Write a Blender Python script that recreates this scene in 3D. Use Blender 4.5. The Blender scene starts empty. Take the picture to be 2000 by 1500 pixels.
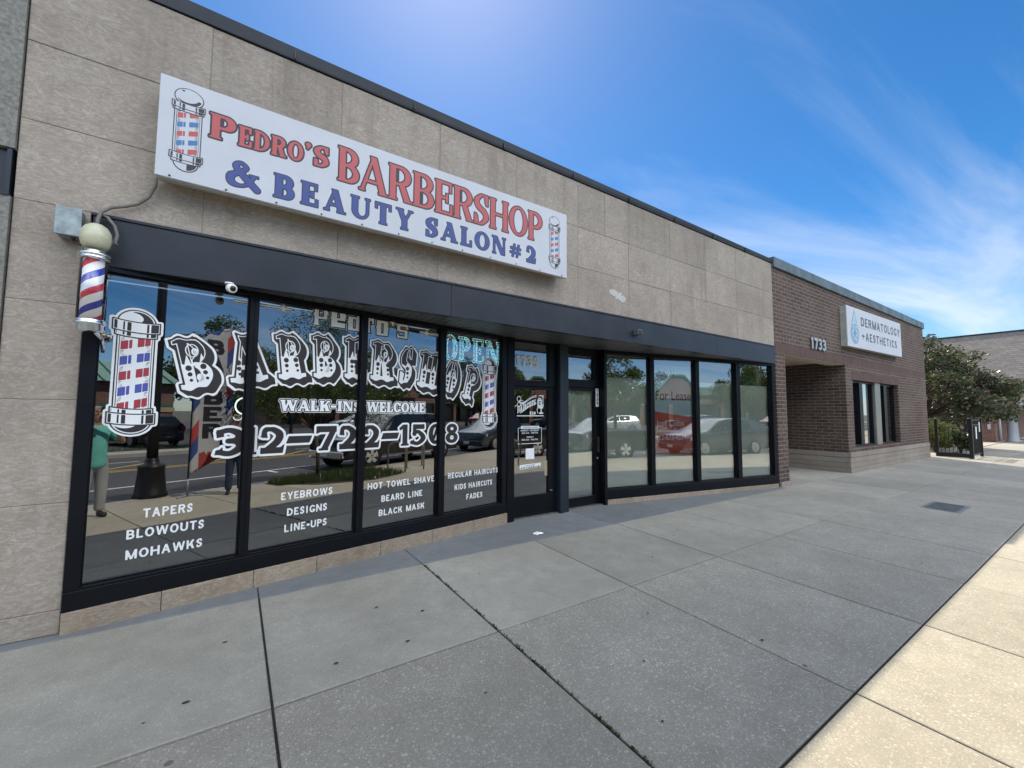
import bpy, math, random
import numpy as np
from mathutils import Vector, Matrix

R_ = math.radians
rng = random.Random(7)
SC = bpy.context.scene
COL = SC.collection

# ------------------------------------------------------------------ camera, light, exposure
CAM_H = 1.6
FPX, YAW, PIT, ROLL = 809.69, R_(33.8303), R_(3.8319), R_(0.3725)
_f = Vector((math.sin(YAW) * math.cos(PIT), math.cos(YAW) * math.cos(PIT), math.sin(PIT)))
_r = Vector((math.cos(YAW), -math.sin(YAW), 0))
_u = _r.cross(_f)
_r2 = _r * math.cos(ROLL) + _u * math.sin(ROLL)
_u2 = -_r * math.sin(ROLL) + _u * math.cos(ROLL)
cam = bpy.data.cameras.new('camera')
cam.sensor_width = 36.0
cam.sensor_fit = 'HORIZONTAL'
cam.lens = 36.0 * FPX / 2000.0
cam.clip_start = 0.02
cam.clip_end = 2000
camo = bpy.data.objects.new('camera', cam)
COL.objects.link(camo)
camo.matrix_world = Matrix(((_r2.x, _u2.x, -_f.x, 0), (_r2.y, _u2.y, -_f.y, 0), (_r2.z, _u2.z, -_f.z, CAM_H), (0, 0, 0, 1)))
SC.camera = camo

SUN_EL, SUN_AZ = R_(54.9), R_(23.6)
w = bpy.data.worlds.new('World')
SC.world = w
w.use_nodes = True
nt = w.node_tree
nt.nodes.clear()
out = nt.nodes.new('ShaderNodeOutputWorld')
bg = nt.nodes.new('ShaderNodeBackground')
bg.inputs['Strength'].default_value = 0.125
sky = nt.nodes.new('ShaderNodeTexSky')
sky.sky_type = 'NISHITA'
sky.sun_disc = False
sky.sun_elevation = SUN_EL
sky.sun_rotation = SUN_AZ
sky.air_density = 0.72
sky.dust_density = 0.2
sky.ozone_density = 2.2
# wispy high clouds: noise on the direction projected to a plane overhead
tc = nt.nodes.new('ShaderNodeTexCoord')
sep = nt.nodes.new('ShaderNodeSeparateXYZ')
nt.links.new(tc.outputs['Generated'], sep.inputs[0])
def wm(op, a, b=None, c=None):
    n = nt.nodes.new('ShaderNodeMath'); n.operation = op
    for i, v in enumerate((a, b, c)):
        if v is None: continue
        if isinstance(v, (int, float)): n.inputs[i].default_value = v
        else: nt.links.new(v, n.inputs[i])
    return n.outputs[0]
zz = wm('ADD', wm('MAXIMUM', sep.outputs[2], 0.0), 0.12)
cx, cy = wm('DIVIDE', sep.outputs[0], zz), wm('DIVIDE', sep.outputs[1], zz)
cmb = nt.nodes.new('ShaderNodeCombineXYZ')
nt.links.new(cx, cmb.inputs[0]); nt.links.new(cy, cmb.inputs[1])
mp = nt.nodes.new('ShaderNodeMapping')
mp.inputs['Rotation'].default_value = (0, 0, R_(38))
mp.inputs['Scale'].default_value = (0.42, 1.15, 1)
mp.inputs['Location'].default_value = (2.1, 0.35, 0)
nt.links.new(cmb.outputs[0], mp.inputs[0])
nz = nt.nodes.new('ShaderNodeTexNoise')
nz.inputs['Scale'].default_value = 0.9
nz.inputs['Detail'].default_value = 9
nz.inputs['Roughness'].default_value = 0.58
nz.inputs['Distortion'].default_value = 0.9
nt.links.new(mp.outputs[0], nz.inputs['Vector'])
nz2 = nt.nodes.new('ShaderNodeTexNoise')
nz2.inputs['Scale'].default_value = 0.35
nz2.inputs['Detail'].default_value = 2
nt.links.new(cmb.outputs[0], nz2.inputs['Vector'])
cl = wm('MULTIPLY', wm('SUBTRACT', nz.outputs[0], 0.445), wm('MULTIPLY', nz2.outputs[0], 5.0))
low = wm('MULTIPLY', wm('MULTIPLY', wm('SUBTRACT', 0.42, sep.outputs[2]), 1.1), wm('MINIMUM', wm('MAXIMUM', wm('MULTIPLY_ADD', sep.outputs[1], 1.6, 0.7), 0.12), 1.0))       # thicker veil towards the horizon
cl = wm('ADD', cl, wm('MULTIPLY', wm('MAXIMUM', low, 0.0), wm('MULTIPLY', nz.outputs[0], 1.9)))
cl = wm('MINIMUM', wm('MAXIMUM', cl, 0.0), 0.70)
cl = wm('POWER', cl, 1.25)
mixc = nt.nodes.new('ShaderNodeMix'); mixc.data_type = 'RGBA'
nt.links.new(cl, mixc.inputs[0])
mixc.inputs[7].default_value = (5.6, 6.0, 6.4, 1)
hs = nt.nodes.new('ShaderNodeHueSaturation')
hs.inputs['Hue'].default_value = 0.497
hs.inputs['Saturation'].default_value = 1.33
hs.inputs['Value'].default_value = 1.05
nt.links.new(sky.outputs[0], hs.inputs['Color'])
nt.links.new(hs.outputs[0], mixc.inputs[6])
# unseen bright cloud bank added opposite the sun to fill the shaded facade
def clamp01(a): return wm('MINIMUM', wm('MAXIMUM', a, 0.0), 1.0)
b1 = clamp01(wm('MULTIPLY_ADD', sep.outputs[1], -2.2, -0.25)); b2 = clamp01(wm('MULTIPLY_ADD', sep.outputs[2], 4.5, -1.25))
nz3 = nt.nodes.new('ShaderNodeTexNoise'); nz3.inputs['Scale'].default_value = 1.4; nz3.inputs['Detail'].default_value = 7; nt.links.new(cmb.outputs[0], nz3.inputs['Vector'])
bk = wm('MULTIPLY', wm('MULTIPLY', b1, b2), clamp01(wm('MULTIPLY_ADD', nz3.outputs[0], 5.0, -1.6)))
mixb = nt.nodes.new('ShaderNodeMix'); mixb.data_type = 'RGBA'
nt.links.new(bk, mixb.inputs[0]); nt.links.new(mixc.outputs[2], mixb.inputs[6])
mixb.inputs[7].default_value = (22, 23, 24, 1)
nt.links.new(mixb.outputs[2], bg.inputs[0])
nt.links.new(bg.outputs[0], out.inputs[0])

sun = bpy.data.lights.new('sun', 'SUN')
sun.energy = 4.3
sun.angle = R_(0.53)
sun.color = (1.0, 0.89, 0.71)
suno = bpy.data.objects.new('sun', sun)
COL.objects.link(suno)
sdir = Vector((math.sin(SUN_AZ) * math.cos(SUN_EL), math.cos(SUN_AZ) * math.cos(SUN_EL), math.sin(SUN_EL)))
suno.rotation_euler = sdir.to_track_quat('Z', 'Y').to_euler()
suno.location = sdir * 60

vs = SC.view_settings
vs.view_transform = 'Standard'
vs.look = 'None'
vs.gamma = 1.0
vs.exposure = 0.5
SC.cycles.use_denoising = True
SC.cycles.max_bounces = 10
SC.cycles.transparent_max_bounces = 16
SC.cycles.sample_clamp_indirect = 6.0
SC.cycles.caustics_reflective = False
SC.cycles.caustics_refractive = False

# ------------------------------------------------------------------ helpers: objects
WLOC = {}
def thing(name, label, cat, loc=(0, 0, 0), rotz=0.0, group=None):
    o = bpy.data.objects.new(name, None)
    COL.objects.link(o)
    o.empty_display_size = 0.2
    o.location = loc
    o.rotation_euler = (0, 0, rotz)
    o['label'] = label
    o['category'] = cat
    if group: o['group'] = group
    WLOC[o.name] = Vector(loc)
    return o
def tag(o, label, cat, group=None):
    o['label'] = label; o['category'] = cat
    if group: o['group'] = group
    return o
def kind(o, k):
    o['kind'] = k
    return o
def link(name, me, parent=None):
    o = bpy.data.objects.new(name, me)
    COL.objects.link(o)
    if parent is not None:
        o.parent = parent
        WLOC[o.name] = WLOC.get(parent.name, Vector((0, 0, 0)))
    else:
        WLOC[o.name] = Vector((0, 0, 0))
    return o
def dup(root, loc, rotz=0.0, label=None, group=None, scale=None):
    r = root.copy(); COL.objects.link(r)
    r.location = loc; r.rotation_euler = (0, 0, rotz)
    if scale: r.scale = scale
    if label: r['label'] = label
    if group: r['group'] = group
    for ch in list(root.children):
        c = ch.copy(); COL.objects.link(c); c.parent = r
        for g in ch.children:
            d = g.copy(); COL.objects.link(d); d.parent = c
    return r

class MB:
    def __init__(s):
        s.v = []; s.f = []; s.m = []; s.sm = []
    def add(s, vs, fs, mi=0, smooth=False):
        o = len(s.v)
        s.v += [tuple(p) for p in vs]
        for f in fs:
            s.f.append(tuple(i + o for i in f)); s.m.append(mi); s.sm.append(smooth)
        return s
    def hexa(s, p, mi=0):   # p: 8 points, bottom ccw 0-3, top 4-7
        return s.add(p, [(3, 2, 1, 0), (4, 5, 6, 7), (0, 1, 5, 4), (1, 2, 6, 5), (2, 3, 7, 6), (3, 0, 4, 7)], mi)
    def box(s, x0, x1, y0, y1, z0, z1, mi=0, F=None):
        p = [(x0, y0, z0), (x1, y0, z0), (x1, y1, z0), (x0, y1, z0), (x0, y0, z1), (x1, y0, z1), (x1, y1, z1), (x0, y1, z1)]
        if F: p = [F(*q) for q in p]
        return s.hexa(p, mi)
    def quad(s, a, b, c, d, mi=0):
        return s.add([a, b, c, d], [(0, 1, 2, 3)], mi)
    def tube(s, pts, rad, n=10, mi=0, cap=True, smooth=True):
        pts = [Vector(p) for p in pts]
        if isinstance(rad, (int, float)): rad = [rad] * len(pts)
        vs = []; prev = None
        for i, p in enumerate(pts):
            t = (pts[min(i + 1, len(pts) - 1)] - pts[max(i - 1, 0)]).normalized()
            if prev is None:
                a = Vector((0, 0, 1)) if abs(t.z) < 0.9 else Vector((1, 0, 0))
                e = t.cross(a).normalized()
            else:
                e = (prev - t * prev.dot(t)).normalized()
            prev = e
            b = t.cross(e)
            for k in range(n):
                an = 2 * math.pi * k / n
                vs.append(p + (e * math.cos(an) + b * math.sin(an)) * rad[i])
        fs = []
        for i in range(len(pts) - 1):
            for k in range(n):
                k2 = (k + 1) % n
                fs.append((i * n + k, i * n + k2, (i + 1) * n + k2, (i + 1) * n + k))
        s.add(vs, fs, mi, smooth)
        if cap:
            o = len(s.v) - len(vs)
            s.f.append(tuple(o + k for k in reversed(range(n)))); s.m.append(mi); s.sm.append(False)
            o2 = o + (len(pts) - 1) * n
            s.f.append(tuple(o2 + k for k in range(n))); s.m.append(mi); s.sm.append(False)
        return s
    def lathe(s, prof, c=(0, 0, 0), n=24, mi=0, axis=None, smooth=True):
        # prof: (radius, height) bottom to top; axis: 3x3 columns or None for z up
        vs = []
        for r, h in prof:
            for k in range(n):
                a = 2 * math.pi * k / n
                q = Vector((r * math.cos(a), r * math.sin(a), h))
                if axis is not None: q = axis @ q
                vs.append(q + Vector(c))
        fs = []
        for i in range(len(prof) - 1):
            for k in range(n):
                k2 = (k + 1) % n
                fs.append((i * n + k, i * n + k2, (i + 1) * n + k2, (i + 1) * n + k))
        fs.append(tuple(reversed(range(n))))
        fs.append(tuple((len(prof) - 1) * n + k for k in range(n)))
        o = len(s.v)
        s.add(vs, fs, mi, smooth)
        s.sm[-1] = False; s.sm[-2] = False
        return s
    def prism(s, pts, F, d0, d1, mi=0):
        # 2D outline pts (ccw), F(x, y, d) -> world, extruded from d0 to d1
        n = len(pts)
        vs = [F(x, y, d0) for x, y in pts] + [F(x, y, d1) for x, y in pts]
        fs = [tuple(reversed(range(n))), tuple(range(n, 2 * n))]
        fs += [(i, (i + 1) % n, n + (i + 1) % n, n + i) for i in range(n)]
        return s.add(vs, fs, mi)
    def build(s, name, mats, parent=None, local=False, bevel=0, sharp=None):
        me = bpy.data.meshes.new(name)
        off = Vector((0, 0, 0)) if (local or parent is None) else WLOC.get(parent.name, Vector((0, 0, 0)))
        me.from_pydata([tuple(Vector(p) - off) for p in s.v], [], s.f)
        if not isinstance(mats, (list, tuple)): mats = [mats]
        for m in mats: me.materials.append(m)
        me.polygons.foreach_set('material_index', s.m)
        me.polygons.foreach_set('use_smooth', s.sm)
        if sharp: me.set_sharp_from_angle(angle=R_(sharp))
        me.update()
        o = link(name, me, parent)
        if bevel:
            b = o.modifiers.new('bevel', 'BEVEL'); b.width = bevel; b.segments = 2; b.limit_method = 'ANGLE'; b.angle_limit = R_(40)
        return o

# ------------------------------------------------------------------ helpers: materials
class NT:
    def __init__(s, name):
        s.mat = bpy.data.materials.new(name)
        s.mat.use_nodes = True
        s.nt = s.mat.node_tree
        s.nt.nodes.clear()
        s.out = s.n('ShaderNodeOutputMaterial')
    def n(s, t, **kw):
        x = s.nt.nodes.new(t)
        for k, v in kw.items(): setattr(x, k, v)
        return x
    def set(s, sock, v):
        if isinstance(v, bpy.types.NodeSocket): s.nt.links.new(v, sock)
        elif isinstance(v, (tuple, list)) and len(v) == 3 and sock.type == 'RGBA': sock.default_value = (*v, 1)
        else: sock.default_value = v
    def math(s, op, a, b=0.0, c=None, clamp=False):
        x = s.n('ShaderNodeMath', operation=op); x.use_clamp = clamp
        s.set(x.inputs[0], a); s.set(x.inputs[1], b)
        if c is not None: s.set(x.inputs[2], c)
        return x.outputs[0]
    def mix(s, f, a, b, blend='MIX'):
        x = s.n('ShaderNodeMix', data_type='RGBA', blend_type=blend)
        s.set(x.inputs[0], f); s.set(x.inputs[6], a); s.set(x.inputs[7], b)
        return x.outputs[2]
    def obj(s, scale=(1, 1, 1), rot=(0, 0, 0), loc=(0, 0, 0), geo=False):
        t = s.n('ShaderNodeTexCoord') if not geo else s.n('ShaderNodeNewGeometry')
        m = s.n('ShaderNodeMapping')
        m.inputs['Scale'].default_value = scale; m.inputs['Rotation'].default_value = rot; m.inputs['Location'].default_value = loc
        s.nt.links.new(t.outputs['Position' if geo else 'Object'], m.inputs[0])
        return m.outputs[0]
    def noise(s, vec, scale=5, detail=4, rough=0.55, dist=0.0):
        x = s.n('ShaderNodeTexNoise')
        s.set(x.inputs['Vector'], vec); x.inputs['Scale'].default_value = scale; x.inputs['Detail'].default_value = detail
        x.inputs['Roughness'].default_value = rough; x.inputs['Distortion'].default_value = dist
        return x.outputs[0]
    def vor(s, vec, scale=5, feature='F1'):
        x = s.n('ShaderNodeTexVoronoi', feature=feature)
        s.set(x.inputs['Vector'], vec); x.inputs['Scale'].default_value = scale
        return x
    def ramp(s, f, stops):
        x = s.n('ShaderNodeValToRGB')
        e = x.color_ramp.elements
        while len(e) < len(stops): e.new(0.5)
        for i, (p, c) in enumerate(stops):
            e[i].position = p; e[i].color = (c, c, c, 1) if isinstance(c, (int, float)) else (*c, 1)
        s.set(x.inputs[0], f)
        return x.outputs[0]
    def rand(s):
        return s.n('ShaderNodeNewGeometry').outputs['Random Per Island']
    def bump(s, h, strength=0.3, dist=0.01):
        x = s.n('ShaderNodeBump')
        x.inputs['Strength'].default_value = strength; x.inputs['Distance'].default_value = dist
        s.set(x.inputs['Height'], h)
        return x.outputs[0]
    def pbr(s, col, rough=0.6, metal=0.0, spec=0.5, normal=None, coat=0.0, coatr=0.05):
        p = s.n('ShaderNodeBsdfPrincipled')
        s.set(p.inputs['Base Color'], col); s.set(p.inputs['Roughness'], rough); s.set(p.inputs['Metallic'], metal)
        s.set(p.inputs['Specular IOR Level'], spec)
        if normal is not None: s.set(p.inputs['Normal'], normal)
        if coat: p.inputs['Coat Weight'].default_value = coat; p.inputs['Coat Roughness'].default_value = coatr
        s.nt.links.new(p.outputs[0], s.out.inputs[0])
        return s.mat
def plain(name, col, rough=0.6, metal=0.0, spec=0.5, var=0.12, scale=6, bump=0.0, bscale=60, coat=0.0):
    t = NT(name)
    v = t.obj()
    n = t.noise(v, scale, 5)
    c = t.mix(t.ramp(n, [(0.3, 0.0), (0.7, 1.0)]), tuple(x * (1 - var) for x in col), tuple(min(1, x * (1 + var)) for x in col))
    nm = t.bump(t.noise(v, bscale, 3), bump, 0.004) if bump else None
    rr = t.math('ADD', rough - 0.06, t.math('MULTIPLY', n, 0.12))
    return t.pbr(c, rr, metal, spec, nm, coat)
def emit(name, col, strength):
    t = NT(name)
    e = t.n('ShaderNodeEmission')
    t.set(e.inputs[0], col); e.inputs[1].default_value = strength
    t.nt.links.new(e.outputs[0], t.out.inputs[0])
    return t.mat

def m_stone(name, c1, c2, light, streak=True):
    t = NT(name)
    v = t.obj()
    r = t.rand()
    # each slab is a different cut: shift the texture by a random amount per slab
    sh = t.n('ShaderNodeVectorMath', operation='MULTIPLY_ADD')
    cm = t.n('ShaderNodeCombineXYZ'); t.set(cm.inputs[0], t.math('MULTIPLY', r, 31.0)); t.set(cm.inputs[1], t.math('MULTIPLY', r, 17.0)); t.set(cm.inputs[2], t.math('MULTIPLY', r, 23.0))
    sh.inputs[1].default_value = (1, 1, 1); t.set(sh.inputs[0], v); t.set(sh.inputs[2], cm.outputs[0])
    vv = sh.outputs[0]
    big = t.noise(v, 0.9, 3, 0.6)
    med = t.noise(vv, 4.0, 8, 0.68, 0.9)
    st = t.n('ShaderNodeMapping'); st.inputs['Scale'].default_value = (5, 5, 12); st.inputs['Rotation'].default_value = (0, R_(24), 0); t.set(st.inputs[0], vv)
    ve = t.noise(st.outputs[0], 1.5, 8, 0.72, 3.2)
    fine = t.noise(vv, 120, 3, 0.7)
    c = t.mix(t.ramp(med, [(0.3, 0.0), (0.7, 1.0)]), c1, c2)
    c = t.mix(t.math('MULTIPLY', t.ramp(ve, [(0.46, 0.0), (0.62, 1.0)]), 0.75), c, light)
    c = t.mix(t.math('MULTIPLY', t.ramp(fine, [(0.35, 1.0), (0.55, 0.0)]), 0.28), c, tuple(x * 0.45 for x in c1))
    c = t.mix(t.math('MULTIPLY', t.ramp(big, [(0.35, 1.0), (0.6, 0.0)]), 0.35), c, tuple(x * 0.6 for x in c1))
    dm = t.n('ShaderNodeMapping'); dm.inputs['Scale'].default_value = (5.0, 5.0, 0.35); t.set(dm.inputs[0], v)
    dr = t.noise(dm.outputs[0], 1.0, 6, 0.7)
    c = t.mix(t.math('MULTIPLY', t.math('MULTIPLY', t.ramp(dr, [(0.5, 0.0), (0.68, 1.0)]), t.ramp(t.noise(v, 0.55, 2), [(0.42, 0.0), (0.6, 1.0)])), 0.42), c, tuple(x * 0.5 for x in c1))
    k = t.math('MULTIPLY_ADD', r, 0.16, 0.92)
    vm = t.n('ShaderNodeVectorMath', operation='SCALE'); t.set(vm.inputs[0], c); t.set(vm.inputs[3], k)
    h = t.math('ADD', t.math('MULTIPLY', ve, 0.5), t.math('MULTIPLY', fine, 0.5))
    return t.pbr(vm.outputs[0], 0.82, 0, 0.3, t.bump(h, 0.35, 0.006))
def m_brick(name, c1, c2, mortar, bw=0.3, bh=0.09, ms=0.009, swap=False, rough=0.8):
    t = NT(name)
    tcn = t.n('ShaderNodeTexCoord'); sp = t.n('ShaderNodeSeparateXYZ'); t.set(sp.inputs[0], tcn.outputs['Object'])
    xy = t.math('ADD', sp.outputs[0], sp.outputs[1])
    cb = t.n('ShaderNodeCombineXYZ')
    t.set(cb.inputs[0], sp.outputs[2] if swap else xy); t.set(cb.inputs[1], xy if swap else sp.outputs[2])
    b = t.n('ShaderNodeTexBrick')
    t.set(b.inputs['Vector'], cb.outputs[0])
    b.inputs['Scale'].default_value = 1.0
    b.inputs['Brick Width'].default_value = bw; b.inputs['Row Height'].default_value = bh
    b.inputs['Mortar Size'].default_value = ms; b.inputs['Mortar Smooth'].default_value = 0.2; b.inputs['Bias'].default_value = 0.0
    t.set(b.inputs['Color1'], c1); t.set(b.inputs['Color2'], c2); t.set(b.inputs['Mortar'], mortar)
    n = t.noise(t.obj(), 14, 6, 0.65)
    c = t.mix(t.math('MULTIPLY', t.ramp(n, [(0.3, 1.0), (0.65, 0.0)]), 0.45), b.outputs[0], tuple(x * 0.55 for x in c1))
    n2 = t.noise(t.obj(), 0.7, 3)
    c = t.mix(t.math('MULTIPLY', t.ramp(n2, [(0.4, 0.0), (0.65, 1.0)]), 0.18), c, mortar)
    h = t.math('ADD', t.math('MULTIPLY', b.outputs[1], -1.0), t.math('MULTIPLY', n, 0.3))
    return t.pbr(c, rough, 0, 0.3, t.bump(h, 0.5, 0.008))
def m_concrete(name, base, agg=0.0, stain=0.25, spots=True, stone=1.0):
    t = NT(name)
    v = t.obj()
    r = t.rand()
    big = t.noise(v, 0.8, 5, 0.6)
    med = t.noise(v, 5, 6, 0.65)
    fine = t.noise(v, 170, 3, 0.75)
    c = t.mix(t.ramp(med, [(0.3, 0.0), (0.7, 1.0)]), tuple(x * 0.86 for x in base), tuple(x * 1.12 for x in base))
    c = t.mix(t.math('MULTIPLY', t.ramp(fine, [(0.3, 1.0), (0.6, 0.0)]), 0.35), c, tuple(x * 0.6 for x in base))
    hh = fine
    if agg:
        vo = t.vor(v, 112)
        hsv = t.n('ShaderNodeSeparateColor'); t.set(hsv.inputs[0], vo.outputs['Color'])
        cell = hsv.outputs[0]
        sc = t.ramp(cell, [(0.0, tuple(x * 0.5 for x in base)), (0.35, tuple(x * 0.9 for x in base)), (0.7, (base[0] * 1.2, base[1] * 1.12, base[2] * 1.0)), (0.9, tuple(min(1, x * 1.75) for x in base)), (1.0, tuple(min(1, x * 2.3) for x in base))])
        near = t.ramp(vo.outputs['Distance'], [(0.32, 1.0), (0.6, 0.0)])
        msk = t.math('MULTIPLY', near, t.ramp(t.noise(v, 18, 4), [(0.25, 0.35), (0.6, 1.0)]))
        c = t.mix(t.math('MULTIPLY', msk, agg), c, sc)
        vo2 = t.vor(v, 42)
        h2 = t.n('ShaderNodeSeparateColor'); t.set(h2.inputs[0], vo2.outputs['Color'])
        m2 = t.math('MULTIPLY', t.ramp(h2.outputs[1], [(0.80, 0.0), (0.84, 1.0)]), t.ramp(vo2.outputs['Distance'], [(0.2, 1.0), (0.42, 0.0)]))
        c = t.mix(t.math('MULTIPLY', m2, agg * 0.8), c, tuple(min(1, x * 1.9) for x in base))
        hh = t.math('ADD', fine, t.math('MULTIPLY', near, 0.8))
    if stain:
        c = t.mix(t.math('MULTIPLY', t.ramp(big, [(0.38, 1.0), (0.62, 0.0)]), stain), c, (base[0] * 0.62, base[1] * 0.6, base[2] * 0.56))
        stn = t.noise(v, 2.3, 8, 0.7, 1.2)
        c = t.mix(t.math('MULTIPLY', t.ramp(stn, [(0.56, 0.0), (0.72, 1.0)]), stain * 0.9), c, (base[0] * 0.7, base[1] * 0.66, base[2] * 0.6))
    if spots:
        vs_ = t.vor(v, 2.4)
        h3 = t.n('ShaderNodeSeparateColor'); t.set(h3.inputs[0], vs_.outputs['Color'])
        rad = t.math('MULTIPLY', h3.outputs[2], 0.05)
        sm = t.math('MULTIPLY', t.math('LESS_THAN', vs_.outputs['Distance'], rad), t.math('GREATER_THAN', h3.outputs[0], 0.45))
        c = t.mix(t.math('MULTIPLY', sm, 0.75), c, tuple(x * 0.28 for x in base))
    k = t.math('MULTIPLY_ADD', r, 0.2, 0.9)
    vm = t.n('ShaderNodeVectorMath', operation='SCALE'); t.set(vm.inputs[0], c); t.set(vm.inputs[3], k)
    return t.pbr(vm.outputs[0], 0.85, 0, 0.3, t.bump(hh, 0.3, 0.004))
def m_glass(name, base=0.30, tint=(0.8, 0.9, 0.88), wave=0.0, ior=1.5):
    t = NT(name)
    fr = t.n('ShaderNodeFresnel'); fr.inputs[0].default_value = ior
    fac = t.math('MULTIPLY_ADD', fr.outputs[0], 1.0 - base, base)
    g = t.n('ShaderNodeBsdfGlossy'); g.inputs['Roughness'].default_value = 0.0; t.set(g.inputs['Color'], (0.93, 0.96, 1.0))
    tr = t.n('ShaderNodeBsdfTransparent'); t.set(tr.inputs[0], tint)
    if wave:
        nm = t.bump(t.noise(t.obj((1.0, 1.0, 0.55)), 1.6, 1, 0.4), wave, 0.01)
        t.set(g.inputs['Normal'], nm)
    mx = t.n('ShaderNodeMixShader')
    t.set(mx.inputs[0], fac); t.nt.links.new(tr.outputs[0], mx.inputs[1]); t.nt.links.new(g.outputs[0], mx.inputs[2])
    t.nt.links.new(mx.outputs[0], t.out.inputs[0])
    return t.mat
def m_clear(name, tint=(0.97, 0.98, 0.98)):
    t = NT(name)
    tr = t.n('ShaderNodeBsdfTransparent'); t.set(tr.inputs[0], tint)
    t.nt.links.new(tr.outputs[0], t.out.inputs[0])
    return t.mat
def m_leaf(name, col, var=0.5):
    t = NT(name)
    r = t.rand()
    c = t.mix(r, tuple(x * (1 - var) for x in col), tuple(x * (1 + var) for x in col))
    p = t.n('ShaderNodeBsdfPrincipled'); t.set(p.inputs['Base Color'], c); p.inputs['Roughness'].default_value = 0.33; p.inputs['Specular IOR Level'].default_value = 0.6
    tl = t.n('ShaderNodeBsdfTranslucent'); t.set(tl.inputs[0], t.mix(0.5, c, (col[0] * 1.6, col[1] * 1.9, col[2] * 0.8)))
    mx = t.n('ShaderNodeMixShader'); mx.inputs[0].default_value = 0.35
    t.nt.links.new(p.outputs[0], mx.inputs[1]); t.nt.links.new(tl.outputs[0], mx.inputs[2]); t.nt.links.new(mx.outputs[0], t.out.inputs[0])
    return t.mat

M = {}
M['stone'] = m_stone('limestone', (0.305, 0.255, 0.212), (0.40, 0.345, 0.295), (0.52, 0.47, 0.415))
M['stone_base'] = m_stone('base_limestone', (0.26, 0.20, 0.15), (0.36, 0.29, 0.22), (0.46, 0.40, 0.32))
M['grout'] = plain('grout', (0.36, 0.30, 0.245), 0.9, var=0.2, scale=9)
M['granite'] = plain('rough_granite', (0.215, 0.21, 0.19), 0.85, var=0.35, scale=45, bump=0.6, bscale=40)
M['coping'] = plain('dark_metal_coping', (0.040, 0.043, 0.052), 0.45, 0.3, var=0.2, scale=2.5)
M['header'] = plain('header_metal', (0.020, 0.024, 0.034), 0.42, 0.2, var=0.3, scale=2.2, bump=0.12, bscale=2.5)
M['frame'] = plain('black_frame', (0.004, 0.005, 0.008), 0.38, 0.0, 0.22, var=0.2, scale=3)
M['pier'] = plain('pier_metal', (0.017, 0.024, 0.036), 0.4, 0.15, var=0.12, scale=2)
M['soffit'] = plain('soffit_metal', (0.10, 0.103, 0.11), 0.5, 0.1, var=0.12, scale=4)
M['alu'] = plain('aluminium', (0.55, 0.55, 0.54), 0.35, 0.8, var=0.1, scale=8)
M['alu_d'] = plain('brushed_metal', (0.33, 0.32, 0.29), 0.4, 0.7, var=0.12, scale=8)
M['chrome'] = plain('chrome', (0.82, 0.84, 0.86), 0.07, 1.0, var=0.03, scale=5)
M['glass'] = m_glass('window_glass', 0.25, (0.36, 0.45, 0.48), 0.05)
M['glass_r'] = m_glass('wavy_window_glass', 0.29, (0.95, 0.99, 0.95), 0.10)
M['glass_f'] = m_glass('mirror_tint_glass', 0.45, (0.3, 0.36, 0.33), 0.05)
M['clear'] = m_clear('glass_back')
M['tube'] = m_glass('tube_glass', 0.03, (0.97, 0.98, 0.99))
M['white'] = plain('white_vinyl', (0.80, 0.82, 0.84), 0.55, var=0.03, scale=9)
M['cream'] = plain('cream_vinyl', (0.90, 0.87, 0.80), 0.55, var=0.05, scale=9)
M['black'] = plain('black_vinyl', (0.022, 0.018, 0.020), 0.5, var=0.1, scale=9)
M['signwhite'] = plain('sign_face', (0.56, 0.585, 0.64), 0.5, var=0.05, scale=2.5)
M['signside'] = plain('sign_edge', (0.50, 0.47, 0.42), 0.6, var=0.15, scale=5)
M['red'] = plain('sign_red', (0.49, 0.095, 0.10), 0.5, var=0.06, scale=9)
M['navy'] = plain('sign_navy', (0.045, 0.075, 0.27), 0.5, var=0.08, scale=9)
M['dkred'] = plain('vinyl_red', (0.36, 0.035, 0.055), 0.5, var=0.06, scale=9)
M['blue'] = plain('vinyl_blue', (0.07, 0.09, 0.38), 0.5, var=0.06, scale=9)
M['skyblue'] = plain('sign_blue', (0.06, 0.19, 0.42), 0.5, var=0.06, scale=9)
M['ink'] = plain('dark_ink', (0.03, 0.028, 0.04), 0.5, var=0.1, scale=9)
M['grey'] = plain('print_grey', (0.30, 0.31, 0.34), 0.5, var=0.05, scale=9)
M['brick'] = m_brick('brown_brick', (0.066, 0.040, 0.034), (0.125, 0.076, 0.058), (0.25, 0.21, 0.185))
M['soldier'] = m_brick('soldier_brick', (0.095, 0.055, 0.05), (0.125, 0.075, 0.065), (0.15, 0.105, 0.095), 0.3, 0.09, 0.006, swap=True)
M['redbrick'] = m_brick('red_brick', (0.16, 0.06, 0.045), (0.23, 0.10, 0.07), (0.33, 0.27, 0.23), 0.22, 0.075, 0.009)
M['shingle'] = m_brick('roof_shingle', (0.25, 0.22, 0.20), (0.36, 0.32, 0.29), (0.18, 0.157, 0.14), 0.32, 0.13, 0.012)
M['patina'] = plain('patina_coping', (0.115, 0.155, 0.175), 0.55, 0.3, var=0.4, scale=2.2)
M['limestone2'] = m_stone('pale_limestone', (0.29, 0.245, 0.205), (0.34, 0.295, 0.25), (0.40, 0.355, 0.31))
M['paper'] = plain('window_paper', (0.78, 0.84, 0.74), 0.8, var=0.12, scale=1.2)
M['dark_in'] = plain('dark_interior', (0.015, 0.015, 0.018), 0.8, var=0.1, scale=2)
M['floor_in'] = plain('interior_floor', (0.05, 0.052, 0.055), 0.6, var=0.1, scale=2)
M['asphalt'] = m_concrete('asphalt', (0.085, 0.085, 0.09), 0.35, 0.3, False)
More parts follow.
